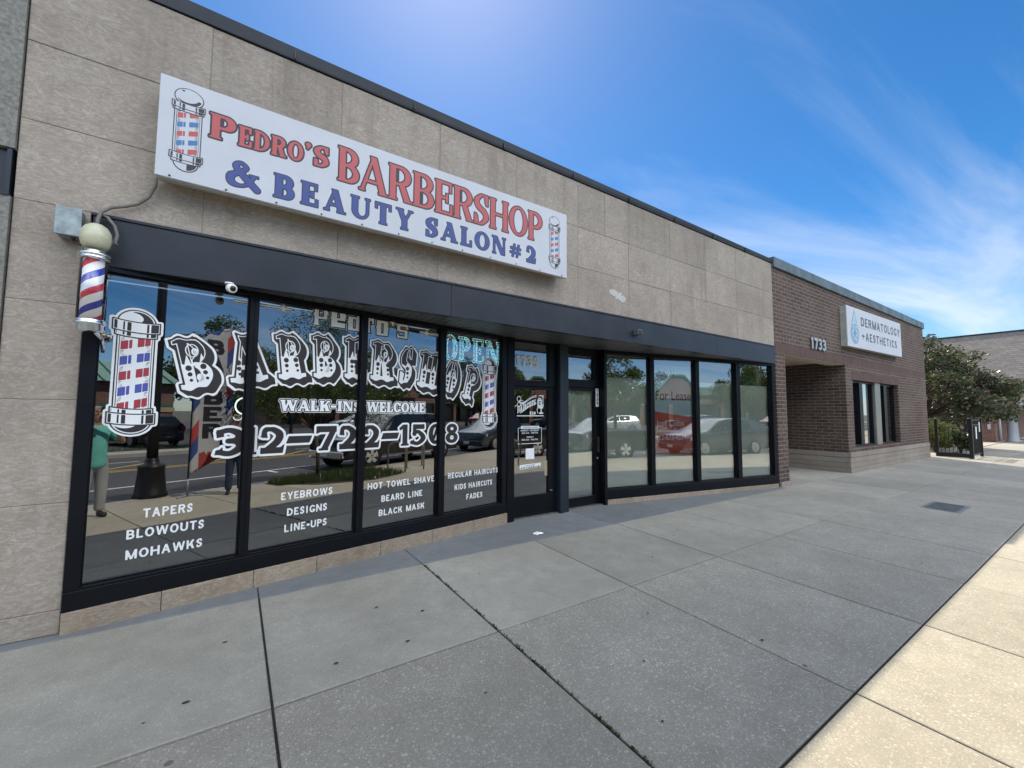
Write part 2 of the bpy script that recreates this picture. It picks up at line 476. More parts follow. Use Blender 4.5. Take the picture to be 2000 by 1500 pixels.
M['side_strip'] = m_concrete('smooth_concrete', (0.19, 0.20, 0.21), 0.0, 0.3)
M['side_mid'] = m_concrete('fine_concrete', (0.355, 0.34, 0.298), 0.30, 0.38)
M['side_agg'] = m_concrete('aggregate_concrete', (0.332, 0.313, 0.274), 0.78, 0.34)
M['side_out'] = m_concrete('outer_concrete', (0.42, 0.385, 0.31), 0.55, 0.25)
M['dirt'] = plain('joint_dirt', (0.022, 0.020, 0.016), 0.95, var=0.4, scale=30)
M['grass'] = m_leaf('grass', (0.06, 0.085, 0.03))
M['soil'] = plain('soil', (0.06, 0.045, 0.03), 0.95, var=0.4, scale=12, bump=0.5)
M['leaf_green'] = m_leaf('green_leaves', (0.06, 0.105, 0.03))
M['leaf_dark'] = m_leaf('dark_leaves', (0.04, 0.07, 0.025))
M['leaf_bronze'] = m_leaf('bronze_leaves', (0.10, 0.095, 0.06), 0.55)
M['leaf_purple'] = m_leaf('purple_leaves', (0.14, 0.085, 0.07), 0.5)
M['leaf_lime'] = m_leaf('yellow_green_leaves', (0.17, 0.17, 0.045), 0.3)
M['bark'] = plain('bark', (0.085, 0.065, 0.05), 0.9, var=0.35, scale=20, bump=0.6, bscale=30)
M['iron'] = plain('black_iron', (0.012, 0.012, 0.013), 0.45, 0.2, var=0.2, scale=10)
M['globe'] = plain('cream_globe', (0.56, 0.55, 0.39), 0.28, var=0.08, scale=14)
M['galv'] = plain('galvanised_steel', (0.30, 0.35, 0.36), 0.5, 0.5, var=0.35, scale=14)
M['conduit'] = plain('grey_conduit', (0.16, 0.145, 0.13), 0.6, var=0.15, scale=12)
M['paint_yellow'] = plain('road_yellow', (0.62, 0.40, 0.06), 0.7, var=0.2, scale=8)
M['paint_white'] = plain('road_white', (0.72, 0.72, 0.70), 0.7, var=0.15, scale=8)
M['kerb'] = m_concrete('kerb_concrete', (0.40, 0.38, 0.34), 0.3, 0.3, False)
M['greenroof'] = plain('green_metal_roof', (0.06, 0.20, 0.135), 0.42, 0.2, var=0.15, scale=1.5)
M['mallglass'] = plain('dark_shopfront', (0.025, 0.032, 0.034), 0.15, 0.0, 0.5, var=0.3, scale=0.7)
M['tan'] = plain('tan_stone', (0.42, 0.34, 0.24), 0.8, var=0.15, scale=5)
M['paperwhite'] = plain('paper_white', (0.82, 0.84, 0.86), 0.7, var=0.04, scale=20)

# ------------------------------------------------------------------ lettering: signed-distance shapes turned into flat meshes
class Grid:
    def __init__(s, x0, x1, y0, y1, h):
        s.x0, s.y0, s.h = x0, y0, h
        s.X, s.Y = np.meshgrid(np.arange(x0, x1 + h, h), np.arange(y0, y1 + h, h))
def sbox(X, Y, x0, x1, y0, y1):
    dx = np.maximum(x0 - X, X - x1); dy = np.maximum(y0 - Y, Y - y1)
    return np.sqrt(np.maximum(dx, 0) ** 2 + np.maximum(dy, 0) ** 2) + np.minimum(np.maximum(dx, dy), 0)
def sell(X, Y, cx, cy, rx, ry):
    rx = max(rx, 1e-3); ry = max(ry, 1e-3)
    a = (X - cx) / rx; b = (Y - cy) / ry
    k0 = np.sqrt(a * a + b * b); k1 = np.sqrt((a / rx) ** 2 + (b / ry) ** 2)
    return np.where(k1 > 1e-6, k0 * (k0 - 1) / np.maximum(k1, 1e-6), -min(rx, ry))
def spoly(X, Y, pts):
    d = np.full(X.shape, 1e9); s = np.ones(X.shape)
    n = len(pts)
    for i in range(n):
        ax, ay = pts[i]; bx, by = pts[i - 1]
        ex, ey = bx - ax, by - ay
        wx, wy = X - ax, Y - ay
        t = np.clip((wx * ex + wy * ey) / max(ex * ex + ey * ey, 1e-12), 0, 1)
        px, py = wx - ex * t, wy - ey * t
        d = np.minimum(d, px * px + py * py)
        c1 = Y >= ay; c2 = Y < by; c3 = ex * wy > ey * wx
        s = np.where((c1 & c2 & c3) | (~c1 & ~c2 & ~c3), -s, s)
    return s * np.sqrt(d)
def un(*a):
    r = a[0]
    for b in a[1:]: r = np.minimum(r, b)
    return r
def cut(a, b): return np.maximum(a, -b)
def inter(a, b): return np.maximum(a, b)
def sstroke(X, Y, pts, ws, k=7):
    P = [np.array(p, float) for p in pts]
    if isinstance(ws, (int, float)): ws = [ws] * len(P)
    S = []
    for i in range(len(P) - 1):
        p0, p1, p2, p3 = P[max(i - 1, 0)], P[i], P[i + 1], P[min(i + 2, len(P) - 1)]
        for j in range(k):
            t = j / k
            q = 0.5 * ((2 * p1) + (p2 - p0) * t + (2 * p0 - 5 * p1 + 4 * p2 - p3) * t * t + (3 * p1 - p0 - 3 * p2 + p3) * t ** 3)
            S.append((q, ws[i] + (ws[i + 1] - ws[i]) * t))
    S.append((P[-1], ws[-1]))
    d = np.full(X.shape, 1e9)
    for (a, wa), (b, wb) in zip(S[:-1], S[1:]):
        e = b - a
        wx, wy = X - a[0], Y - a[1]
        t = np.clip((wx * e[0] + wy * e[1]) / max(e @ e, 1e-12), 0, 1)
        d = np.minimum(d, np.sqrt((wx - e[0] * t) ** 2 + (wy - e[1] * t) ** 2) - (wa + (wb - wa) * t) / 2)
    return d

def glyph(ch, X, Y, W, T, t, s=0.0, h=0.0):
    """one letter in a box W wide and 1 high; T thick and t thin stroke, s serif overhang, h serif height"""
    bx = lambda a, b, c, d: sbox(X, Y, a, b, c, d)
    def stem(x, w, y0=0.0, y1=1.0, bot=True, top=True):
        r = bx(x, x + w, y0, y1)
        if s and bot: r = un(r, bx(x - s, x + w + s, y0, y0 + h))
        if s and top: r = un(r, bx(x - s, x + w + s, y1 - h, y1))
        return r
    def D(xl, xr, y0, y1, sq=1.0):
        rx = min((y1 - y0) / 2 * sq, (xr - xl))
        return un(bx(xl, xr - rx, y0, y1), inter(sell(X, Y, xr - rx, (y0 + y1) / 2, rx, (y1 - y0) / 2), xr - rx - X - 0.01))
    def bowl(xl, xr, y0, y1):
        return cut(D(xl, xr, y0, y1), D(xl + 0.001, xr - T, y0 + t, y1 - t))
    def para(x0, y0, x1, y1, w0, w1=None):
        w1 = w0 if w1 is None else w1
        return spoly(X, Y, [(x0, y0), (x0 + w0, y0), (x1 + w1, y1), (x1, y1)])
    def ring(cx, cy, rx, ry, tx, ty):
        return cut(sell(X, Y, cx, cy, rx, ry), sell(X, Y, cx, cy, rx - tx, ry - ty))
    st = lambda pts, ws: sstroke(X, Y, [(a * W, b) for a, b in pts], ws)
    foot = lambda cx, w: bx(cx - w / 2, cx + w / 2, 0, h) if s else X * 0 + 9
    head = lambda cx, w: bx(cx - w / 2, cx + w / 2, 1 - h, 1) if s else X * 0 + 9
    hk = t * 0.9
    if ch == 'I': return stem((W - T) / 2, T)
    if ch == 'B': return un(stem(s, T), bowl(s, W * 0.94, 0.5 - t / 2, 1), bowl(s, W, 0, 0.5 + t / 2))
    if ch == 'P': return un(stem(s, T), bowl(s, W, 0.42, 1))
    if ch == 'R':
        leg = para(W - T * 1.15 - s * 0.6, 0, W * 0.42, 0.5, T * 1.1, T)
        return un(stem(s, T), bowl(s, W * 0.95, 0.44, 1), leg, foot(W - T * 0.5 - s * 0.5, T + 2 * s))
    if ch == 'D': return un(stem(s, T), cut(D(s, W, 0, 1, min(1.0, 1.5 * W)), D(s + T, W - T, t, 1 - t, min(1.0, 1.5 * W))))
    if ch in 'OQ0': return ring(W / 2, 0.5, W / 2, 0.5, T, t)
    if ch == '\u00d8': return un(ring(W / 2, 0.5, W / 2, 0.5, T, t), inter(para(W * 0.2, 0.08, W * 0.62, 0.92, T * 0.55), sell(X, Y, W / 2, .5, W / 2, .5)))
    if ch in 'CG':
        r = cut(ring(W / 2 + W * 0.03, 0.5, W / 2 + W * 0.03, 0.5, T, t), bx(W * 0.66, W * 1.4, 0.30, 0.70))
        r = inter(r, X - W)
        if s: r = un(r, bx(W - hk, W, 0.64, 0.97))
        if ch == 'G': r = un(r, bx(W - T, W, 0.1, 0.45), bx(W * 0.55, W, 0.45 - t, 0.45))
        elif s: r = un(r, bx(W - hk * .8, W, 0.1, 0.3))
        return r
    if ch == 'S':
        a = T / W / 2
        r = st([(0.97 - a, 0.74), (0.74, 1 - t * 0.62), (0.5, 1 - t / 2), (a + 0.02, 0.76), (0.3, 0.58), (0.7, 0.43), (0.98 - a, 0.24), (0.5, t / 2), (0.24, t * 0.62), (0.02 + a, 0.26)],
               [t * .8, t, t, T * .95, T * 1.05, T * 1.05, T * .95, t, t, t * .8])
        if s: r = un(r, bx(W * .95 - hk, W * .95, 0.66, 1), bx(0.03 * W, 0.03 * W + hk, 0, 0.33))
        return inter(r, sbox(X, Y, 0, W, 0, 1))
    if ch in 'EF':
        r = un(stem(s, T), bx(s, W * 0.94, 1 - t, 1), bx(s, W * 0.74, 0.5 - t / 2, 0.5 + t / 2))
        if s: r = un(r, bx(W * 0.94 - hk, W * 0.94, 0.70, 1), bx(W * 0.74 - hk, W * 0.74, 0.36, 0.64))
        if ch == 'E':
            r = un(r, bx(s, W, 0, t))
            if s: r = un(r, bx(W - hk, W, 0, 0.32))
        return r
    if ch == 'H':
        t2 = T
        return un(stem(s, T), stem(W - s - t2, t2), bx(s, W - s, 0.5 - t / 2, 0.5 + t / 2))
    if ch == 'A':
        th = t if s else T
        return un(para(s * 0.7, 0, W / 2 - th * 0.55, 1, th, th * 0.8), para(W - s * .7 - T, 0, W / 2 - T * 0.6, 1, T), bx(W * 0.26, W * 0.76, 0.26, 0.26 + t), foot(s * .7 + th / 2, th + 2 * s), foot(W - s * .7 - T / 2, T + 2 * s))
    if ch == 'V':
        th = t if s else T
        return un(para(W / 2 - T * .5, 0, s * .7, 1, T), para(W / 2 - th * .5, 0, W - s * .7 - th, 1, th), head(s * .7 + T / 2, T + 2 * s), head(W - s * .7 - th / 2, th + 2 * s))
    if ch == 'U':
        th = t if s else T
        r = inter(cut(un(sell(X, Y, W / 2, 0.36, W / 2 - s * .6, 0.36), bx(s * .6, W - s * .6, 0.36, 1)), un(sell(X, Y, W / 2 + (T - th) / 2, 0.36, W / 2 - s * .6 - (T + th) / 2, 0.36 - t), bx(s * .6 + T, W - s * .6 - th, 0.36, 1.2))), Y - 1)
        return un(r, head(s * .6 + T / 2, T + 2 * s), head(W - s * .6 - th / 2, th + 2 * s))
    if ch == 'T':
        r = un(stem((W - T) / 2, T, top=False), bx(0, W, 1 - t, 1))
        if s: r = un(r, bx(0, hk, 0.70, 1), bx(W - hk, W, 0.70, 1))
        return r
    if ch == 'Y':
        th = t if s else T
        return un(bx((W - T) / 2, (W + T) / 2, 0, 0.48), para((W - T) / 2, 0.4, s * .7, 1, T), para((W - th) / 2, 0.4, W - th - s * .7, 1, th), foot(W / 2, T + 2 * s), head(s * .7 + T / 2, T + 2 * s), head(W - s * .7 - th / 2, th + 2 * s))
    if ch == 'L':
        r = un(stem(s, T), bx(s, W, 0, t))
        if s: r = un(r, bx(W - hk, W, 0, 0.34))
        return r
    if ch == 'N':
        th = t if s else T
        return un(bx(s, s + th, 0, 1), bx(W - s - th, W - s, 0, 1), para(W - s - T, 0, s, 1, T), foot(s + th / 2, th + 2 * s), head(W - s - th / 2, th + 2 * s), head(s, 2 * s + th * .5) if s else X * 0 + 9)
    if ch == 'M':
        th = t if s else T
        return un(bx(s, s + th, 0, 1), bx(W - s - T, W - s, 0, 1), para(W / 2 - T * .5, 0.12 if s else 0.0, s, 1, T), para(W / 2 - th * .5, 0.12 if s else 0.0, W - s - th - (T - th) * .5, 1, th), foot(s + th / 2, th + 2 * s), foot(W - s - T / 2, T + 2 * s))
    if ch == 'W':
        th = t if s else T * .9
        TT = T * (1 if s else .9)
        return un(para(W * .27 - TT / 2, 0, s * .6, 1, TT), para(W * .27 - th / 2, 0, W * .5 - th / 2, 1, th), para(W * .74 - TT / 2, 0, W * .5 - TT / 2, 1, TT), para(W * .74 - th / 2, 0, W - s * .6 - th, 1, th), head(s * .6 + TT / 2, TT + 2 * s), head(W - s * .6 - th / 2, th + 2 * s), head(W * .5, TT + s))
    if ch == 'K':
        th = t if s else T
        return un(stem(s, T), para(s + T * .6, 0.34, W - th * 1.3 - s * .6, 1, th * 1.25), para(W - T * 1.2 - s * .5, 0, W * .40, 0.60, T * 1.15), head(W - th * .6 - s * .6, th + 2 * s), foot(W - T * .6 - s * .5, T + 2 * s))
    if ch == '&':
        return un(st([(0.97, 0.02), (0.55, 0.42), (0.24, 0.78), (0.40, 0.955), (0.58, 0.80), (0.42, 0.60), (0.10, 0.38), (0.12, 0.12), (0.40, 0.05), (0.66, 0.18), (0.86, 0.52)], [T * 1.0, T, T * .8, t, T * .7, t, T, T, t, t, t]), bx(W * .70, W * 1.0, .50, .50 + h) if s else X * 0 + 9)
    if ch == '#': return un(para(W * .18, 0, W * .34, 1, t * 1.2), para(W * .55, 0, W * .71, 1, t * 1.2), bx(0.02 * W, W * .94, .26, .26 + t * 1.1), bx(W * .06, W * .98, .60, .60 + t * 1.1))
    if ch == '+': return un(bx(W * .02, W * .98, .42, .42 + t), bx(W / 2 - t / 2, W / 2 + t / 2, .14, .78))
    if ch == '-': return bx(W * .02, W * .98, .36, .36 + t * 1.5)
    if ch == '_': return para(0, .36, W * .1, .36 + t * 1.7, W * .9)
    if ch == "'": return un(sell(X, Y, W / 2, .88, T * .48, .10), spoly(X, Y, [(W / 2 + T * .46, .9), (W / 2 - T * .1, .66), (W / 2 - T * .3, .69), (W / 2 - T * .05, .85)]))
    if ch == '.': return bx(0, T, 0, T)
    if ch == ':': return un(bx(0, T, 0.1, 0.1 + T), bx(0, T, .55, .55 + T))
    if ch == '$': return un(glyph('S', X, Y, W, T, t), bx(W / 2 - t * .3, W / 2 + t * .3, -.1, 1.1))
    if ch == '1': return un(stem((W - T) / 2, T, top=False), spoly(X, Y, [((W - T) / 2 + .01, 1), ((W - T) / 2 - T * .75, .84), ((W - T) / 2 - T * .6, .74), ((W - T) / 2 + .01, .82)]), bx((W - T) / 2, (W + T) / 2, .9, 1))
    if ch == '2':
        a = T / W / 2
        r = un(st([(0.14, 0.68), (0.22, 0.90), (0.52, 1 - t / 2), (0.99 - a, 0.72), (0.72, 0.42), (0.2, 0.08)], [t * .9, t * 1.1, t * 1.1, T * 1.05, T, t * 1.1]), bx(W * .04, W, 0, t * 1.35))
        if s: r = un(r, spoly(X, Y, [(W * .02, .64), (W * .30, .60), (W * .24, .94)]), spoly(X, Y, [(W * .93, 0), (W, 0), (W * 1.06, .32), (W * .9, .2)]))
        return inter(r, sbox(X, Y, 0, W * 1.06, 0, 1))
    if ch == '3':
        a = T / W / 2
        r = un(st([(0.08, 0.84), (0.45, 1 - t / 2), (0.95 - a, 0.78), (0.72, 0.56), (0.42, 0.53)], [t, t, T, T * .8, t]), st([(0.42, 0.53), (0.74, 0.50), (1 - a, 0.28), (0.5, t / 2), (0.08, 0.14)], [t, T * .8, T * 1.05, t * 1.1, t]))
        if s: r = un(r, spoly(X, Y, [(W * .02, .66), (W * .26, .70), (W * .2, .95), (W * .0, .92)]), spoly(X, Y, [(-W * .04, .06), (W * .25, .04), (W * .22, .30)]))
        return r
    if ch == '4': return un(bx(W * .62, W * .62 + T, 0, 1), bx(0, W, .24, .24 + t), para(0, .26, W * .60, 1, t * 1.2))
    if ch == '5':
        a = T / W / 2
        r = un(bx(W * .14, W * .92, 1 - t * 1.35, 1), bx(W * .14, W * .14 + t * 1.1, .46, 1), st([(0.2, 0.56), (0.5, 0.645), (1 - a, 0.34), (0.5, t / 2), (0.06, 0.14)], [t, t, T * 1.1, t, t]))
        if s: r = un(r, spoly(X, Y, [(-W * .04, .06), (W * .25, .04), (W * .2, .28)]))
        return r
    if ch in '69':
        Y2 = Y if ch == '6' else 1 - Y; X2 = X if ch == '6' else W - X
        return un(cut(sell(X2, Y2, W / 2, .32, W / 2, .32), sell(X2, Y2, W / 2, .32, W / 2 - T, .32 - t)), sstroke(X2, Y2, [(W * .14, .4), (W * .22, .72), (W * .5, .93), (W * .86, .86)], [T, T, t, t]))
    if ch == '7': return un(bx(0, W, 1 - t * 1.5, 1), para(W * .22, 0, W - T * .95, 1 - t, T * 1.05, T * .95), spoly(X, Y, [(0, 1), (0, .70), (hk * .9, .76), (hk * 1.2, .9)]) if s else X * 0 + 9, foot(W * .22 + T * .5, T + 1.6 * s))
    if ch == '8': return un(ring(W / 2, .75, W * .44, .25, T * .9, t), ring(W / 2, .28, W / 2, .28, T, t))
    return X * 0 + 9
WID = dict(I=.40, B=.74, P=.70, R=.78, D=.80, O=.86, Q=.86, C=.74, G=.80, S=.62, E=.66, F=.62, H=.84, A=.86, V=.82, U=.80, T=.74, Y=.80, L=.62, N=.84, M=1.0, W=1.2, K=.80)
WID.update({'&': .95, '#': .66, '+': .72, '-': .45, '_': .62, "'": .22, '.': .2, ':': .2, '$': .6, ' ': .42, '1': .42, '2': .62, '3': .62, '4': .66, '5': .62, '6': .64, '7': .6, '8': .66, '9': .64, '0': .72, '\u00d8': .72})
def line_sdf(G, text, x0, x1, y0, y1, T=.19, t=.19, s=0.0, h=0.0, gap=.10, slope=0.0, italic=0.0, grow=0.0):
    """text fitted between x0 and x1 (metres) with cap height y0..y1 on the grid G"""
    H = y1 - y0
    X = G.X; Yb = G.Y - slope * (G.X - x0)
    Y = (Yb - y0) / H
    tot = sum(WID[c] for c in text) + gap * (len(text) - 1)
    k = (x1 - x0) / H / tot
    d = np.full(X.shape, 9.0)
    x = 0.0
    for c in text:
        wd = WID[c] * k
        if c != ' ':
            lo = x0 + (x - .3) * H; hi = x0 + (x + wd + .3) * H
            i0 = max(int((lo - G.x0) / G.h), 0); i1 = min(int((hi - G.x0) / G.h) + 2, X.shape[1])
            if i1 > i0:
                gx = (X[:, i0:i1] - x0) / H - x - italic * (Y[:, i0:i1] - .5)
                kk = min(k, 1.15)
                d[:, i0:i1] = np.minimum(d[:, i0:i1], glyph(c, gx, Y[:, i0:i1], wd, T * kk, t, s * kk, h))
        x += wd + gap * k
    return d * H - grow

def march(d, G, mi, fn, mb, maxrun=400):
    ins = d < 0
    cnt = ins[:-1, :-1].astype(int) + ins[:-1, 1:] + ins[1:, :-1] + ins[1:, 1:]
    idx = {}
    def vert(key, x, y):
        i = idx.get(key)
        if i is None:
            i = len(mb.v); mb.v.append(tuple(fn(x, y))); idx[key] = i
        return i
    x0, y0, h = G.x0, G.y0, G.h
    def cv(i, j): return vert(('c', i, j), x0 + i * h, y0 + j * h)
    ny, nx = cnt.shape
    for j in range(ny):
        row = cnt[j]
        full = np.flatnonzero(row == 4)
        if len(full):
            st = full[0]; pv = full[0]
            for i in list(full[1:]) + [-9]:
                if i != pv + 1 or i - st >= maxrun:
                    mb.f.append((cv(st, j), cv(pv + 1, j), cv(pv + 1, j + 1), cv(st, j + 1))); mb.m.append(mi); mb.sm.append(False)
                    st = i
                pv = i
        for i in np.flatnonzero((row > 0) & (row < 4)):
            C = ((i, j), (i + 1, j), (i + 1, j + 1), (i, j + 1))
            V = [d[q[1], q[0]] for q in C]
            poly = []
            for k in range(4):
                a, b = C[k], C[(k + 1) % 4]; va, vb = V[k], V[(k + 1) % 4]
                if va < 0: poly.append(cv(*a))
                if (va < 0) != (vb < 0):
                    t = va / (va - vb)
                    key = ('e', min(a, b), max(a, b))
                    poly.append(vert(key, x0 + (a[0] + (b[0] - a[0]) * t) * h, y0 + (a[1] + (b[1] - a[1]) * t) * h))
            if len(poly) >= 3:
                mb.f.append(tuple(poly)); mb.m.append(mi); mb.sm.append(False)
def ink(name, layers, mats, fn, parent, maxrun=400, mb=None):
    """layers: (sdf, grid, material index, lift); fn(x, y, lift) -> world point"""
    own = mb is None
    if own: mb = MB()
    for d, G, mi, lift in layers:
        march(d, G, mi, lambda x, y: fn(x, y, lift), mb, maxrun)
    return mb.build(name, mats, parent) if own else mb
def bfont(text, x0, x1, y0, fn, mb, mi=0, lift=0.0, size=None, bold=0.0, shear=0.0):
    c = bpy.data.curves.new('lettering_curve', 'FONT')
    c.body = text; c.size = 1.0; c.offset = bold; c.shear = shear
    o = bpy.data.objects.new('lettering_curve', c)
    COL.objects.link(o)
    me = o.to_mesh()
    V = np.array([v.co[:2] for v in me.vertices]); F = [tuple(p.vertices) for p in me.polygons]
    o.to_mesh_clear()
    bpy.data.objects.remove(o); bpy.data.curves.remove(c)
    a, b = V[:, 0].min(), V[:, 0].max()
    k = (x1 - x0) / (b - a)
    ky = k if size is None else size / 0.729
    o0 = len(mb.v)
    mb.v += [tuple(fn(x0 + (p[0] - a) * k, y0 + p[1] * ky, lift)) for p in V]
    for f in F:
        mb.f.append(tuple(i + o0 for i in f)); mb.m.append(mi); mb.sm.append(False)

def pole_graphic(name, fn, x0, x1, y0, y1, parent, ball=False, kit=None, hcell=0.005, outline=True, skew=0.0):
    """drawn barber pole: cap, collar, striped cylinder, collar, cap; fitted to x0..x1, y0..y1"""
    W, H = x1 - x0, y1 - y0
    asp = W / H
    G = Grid(-.62 * asp, .62 * asp, -.04, 1.04, hcell / H)
    X, Y = G.X, G.Y - skew * G.X
    a = asp
    def bnd(cx, hw, yc, hh, bow):   # a band bowed downwards like a ring seen from below
        return sbox(X, Y - yc + bow * (1 - (X / hw) ** 2), -hw, hw, -hh, hh)
    if ball:
        capt = sell(X, Y, 0, .885, a * .42, .105)
        top1 = bnd(0, a * .48, .785, .032, .012); top2 = bnd(0, a * .45, .742, .02, .012)
        bot1 = bnd(0, a * .48, .185, .036, .012); bot2 = bnd(0, a * .42, .135, .02, .012)
        capb = inter(sell(X, Y, 0, .12, a * .36, .105), Y - .13)
        cyl = sbox(X, Y, -a * .40, a * .40, .19, .76); yl, yh = .20, .745; hw = .315
    else:
        capt = inter(sell(X, Y, 0, .885, a * .38, .105), .86 - Y)
        top1 = bnd(0, a * .47, .865, .042, .012); top2 = bnd(0, a * .42, .805, .022, .012)
        bot1 = bnd(0, a * .47, .135, .042, .012); bot2 = bnd(0, a * .42, .195, .022, .012)
        capb = inter(sell(X, Y, 0, .115, a * .40, .105), Y - .11)
        cyl = sbox(X, Y, -a * .37, a * .37, .18, .82); yl, yh = .19, .80; hw = .30
    allp = un(capt, top1, top2, cyl, bot1, bot2, capb)
    o = .005
    # materials: 0 white 1 black 2 red 3 blue 4 grey
    L = []
    if outline: L.append((allp - .020, G, 0, .0004))
    for q_, lf in ((cyl, .0008), (capt, .0016), (capb, .0016), (top2, .0024), (bot2, .0024), (top1, .0032), (bot1, .0032)):
        L.append((q_ - o, G, 1, lf)); L.append((q_ + o * .8, G, 0, lf + .0004))
    inner = inter(sbox(X, Y, -a * hw, a * hw, yl, yh), cyl)
    # stripes rise to the right
    P = (yh - yl) / 5.0
    ph = (Y - yl - X / a * .10) / P + .1
    fr = ph - np.floor(ph)
    band = (np.abs(fr - .5) - .28) * P
    k = np.floor(ph).astype(int)
    gapv = un(sbox(X, Y, -a * .07, a * .035, -1, 2), sbox(X, Y, -a * .15, -a * .132, -1, 2), sbox(X, Y, a * .17, a * .185, -1, 2))
    for par, mi in ((0, 2), (1, 3)):
        d = inter(inner + .002, np.where((k % 2) == par, band, np.abs(band) + .001))
        L.append((cut(d, gapv), G, mi, .0016))
    for sg in (-1, 1):
        L.append((sbox(X, Y, min(sg * a * (hw + .012), sg * a * (hw + .03)), max(sg * a * (hw + .012), sg * a * (hw + .03)), yl, yh), G, 1, .0016))
    L.append((inter(inter(inner, np.abs(((Y + X * .1) * 90) % 1.0 - .5) / 90 - .0022), inter(np.abs(X) * -1 + a * (hw - .09), (np.abs(fr - .5) * -1 + .3) * P)), G, 1, .0018))
    bars = un(sbox(X, Y, -a * .44, -a * .38, -1, 2), sbox(X, Y, -a * .27, -a * .235, -1, 2), sbox(X, Y, -a * .19, -a * .11, -1, 2), sbox(X, Y, a * .20, a * .245, -1, 2), sbox(X, Y, a * .285, a * .46, -1, 2))
    for q_, lf in ((top1, .0040), (top2, .0032), (bot1, .0040), (bot2, .0032)):
        L.append((inter(q_ + .008, bars), G, 1, lf))
    if ball:
        L.append((inter(capt + .016, cut(Y - .90 + X * .25, sell(X, Y, -a * .06, .91, a * .36, .085))), G, 1, .0022))
        L.append((inter(capb + .012, .03 * a - X), G, 1, .0022))
        L.append((sell(X, Y, -a * .18, .955, a * .05, .009), G, 1, .0022))
    else:
        L.append((inter(cut(capt + .012, sell(X, Y, -a * .12, .925, a * .24, .045)), -(X + a * .10)), G, 1, .0022))
        L.append((cut(capb + .012, sell(X, Y, -a * .12, .13, a * .30, .075)), G, 1, .0022))
    mats = kit or [M['white'], M['black'], M['dkred'], M['blue'], M['grey']]
    mid = (x0 + x1) / 2
    return ink(name, L, mats, lambda x, y, l: fn(mid + x * H, y0 + y * H, l), parent)

# ------------------------------------------------------------------ ground, pavement, road
def gz(y):
    return -0.025 * (4.3 - y) if y < 4.3 else 0.0
def kerb_y(x): return -1.9 - 0.1 * x
def far_y(x): return -12.9 - 0.1 * x
XL = [0.25 + 1.475 * k for k in range(-9, 30)]
def slab(mb, pts, mi, g=0.006, lift=0.0):
    # slab with a small gap all round (pts ccw, 4)
    c = [sum(p[i] for p in pts) / 4 for i in (0, 1)]
    q = []
    for x, y in pts:
        dx, dy = (g if c[0] > x else -g), (g if c[1] > y else -g)
        q.append((x + dx, y + dy))
    e = 0.006
    top = []
    for (x, y), (dx, dy) in zip(q, [(e, e), (-e, e), (-e, -e), (e, -e)]):
        top.append((x + dx, y + dy, gz(y) + lift))
    rim = [(x, y, gz(y) + lift - 0.004) for x, y in q]
    bot = [(x, y, gz(y) - 0.09) for x, y in q]
    mb.add(top + rim + bot, [(0, 1, 2, 3), (4, 5, 1, 0), (5, 6, 2, 1), (6, 7, 3, 2), (7, 4, 0, 3), (8, 9, 5, 4), (9, 10, 6, 5), (10, 11, 7, 6), (11, 8, 4, 7)], mi)
mb = MB()
r2 = random.Random(3)
for x0, x1 in zip(XL[:-1], XL[1:]):
    wd = 0.011 if r2.random() < .33 or abs(x0 - 1.725) < .1 else 0.006
    lf = r2.uniform(-.002, .002)
    slab(mb, [(x0, 2.73), (x1, 2.73), (x1, 4.235), (x0, 4.235)], 1, 0.0075, lf)
    slab(mb, [(x0, 1.02), (x1, 1.02), (x1, 2.73), (x0, 2.73)], 2, 0.0075, r2.uniform(-.002, .002))
    slab(mb, [(x0, -.45), (x1, -.45), (x1, 1.02), (x0, 1.02)], 3, 0.0075, r2.uniform(-.002, .002))
    slab(mb, [(x0, kerb_y(x0) + .16), (x1, kerb_y(x1) + .16), (x1, -.45), (x0, -.45)], 3, 0.008)
kind(mb.build('sidewalk', [M['side_strip'], M['side_mid'], M['side_agg'], M['side_out']]), 'structure')
mb = MB()
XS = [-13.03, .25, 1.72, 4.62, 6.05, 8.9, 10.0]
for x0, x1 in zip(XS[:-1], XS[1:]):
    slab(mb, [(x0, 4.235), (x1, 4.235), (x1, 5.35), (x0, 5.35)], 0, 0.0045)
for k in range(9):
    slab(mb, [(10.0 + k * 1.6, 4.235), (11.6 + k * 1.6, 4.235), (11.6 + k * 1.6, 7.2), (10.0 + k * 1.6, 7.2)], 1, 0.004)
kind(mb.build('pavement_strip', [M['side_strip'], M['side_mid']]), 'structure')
mb = MB()
xa, xb = -13.0, 44.0
mb.quad((xa, kerb_y(xa), gz(kerb_y(xa)) - .012), (xb, kerb_y(xb), gz(kerb_y(xb)) - .012), (xb, 4.3, -.012), (xa, 4.3, -.012))
mb.quad((xa, 4.3, -.012), (xb, 4.3, -.012), (xb, 7.5, -.012), (xa, 7.5, -.012))
kind(mb.build('pavement', M['dirt']), 'structure')
# kerb of the near pavement, in lengths
mb = MB()
for k in range(24):
    x0, x1 = -13 + k * 2.4 + .006, -13 + (k + 1) * 2.4 - .006
    y0, y1 = kerb_y(x0), kerb_y(x1)
    z0, z1 = gz(y0) + .004, gz(y1) + .004
    mb.hexa([(x0, y0, -.42), (x1, y1, -.42), (x1, y1 + .15, -.42), (x0, y0 + .15, -.42), (x0, y0, z0), (x1, y1, z1), (x1, y1 + .15, z1), (x0, y0 + .15, z0)])
kind(mb.build('kerb', M['kerb']), 'structure')
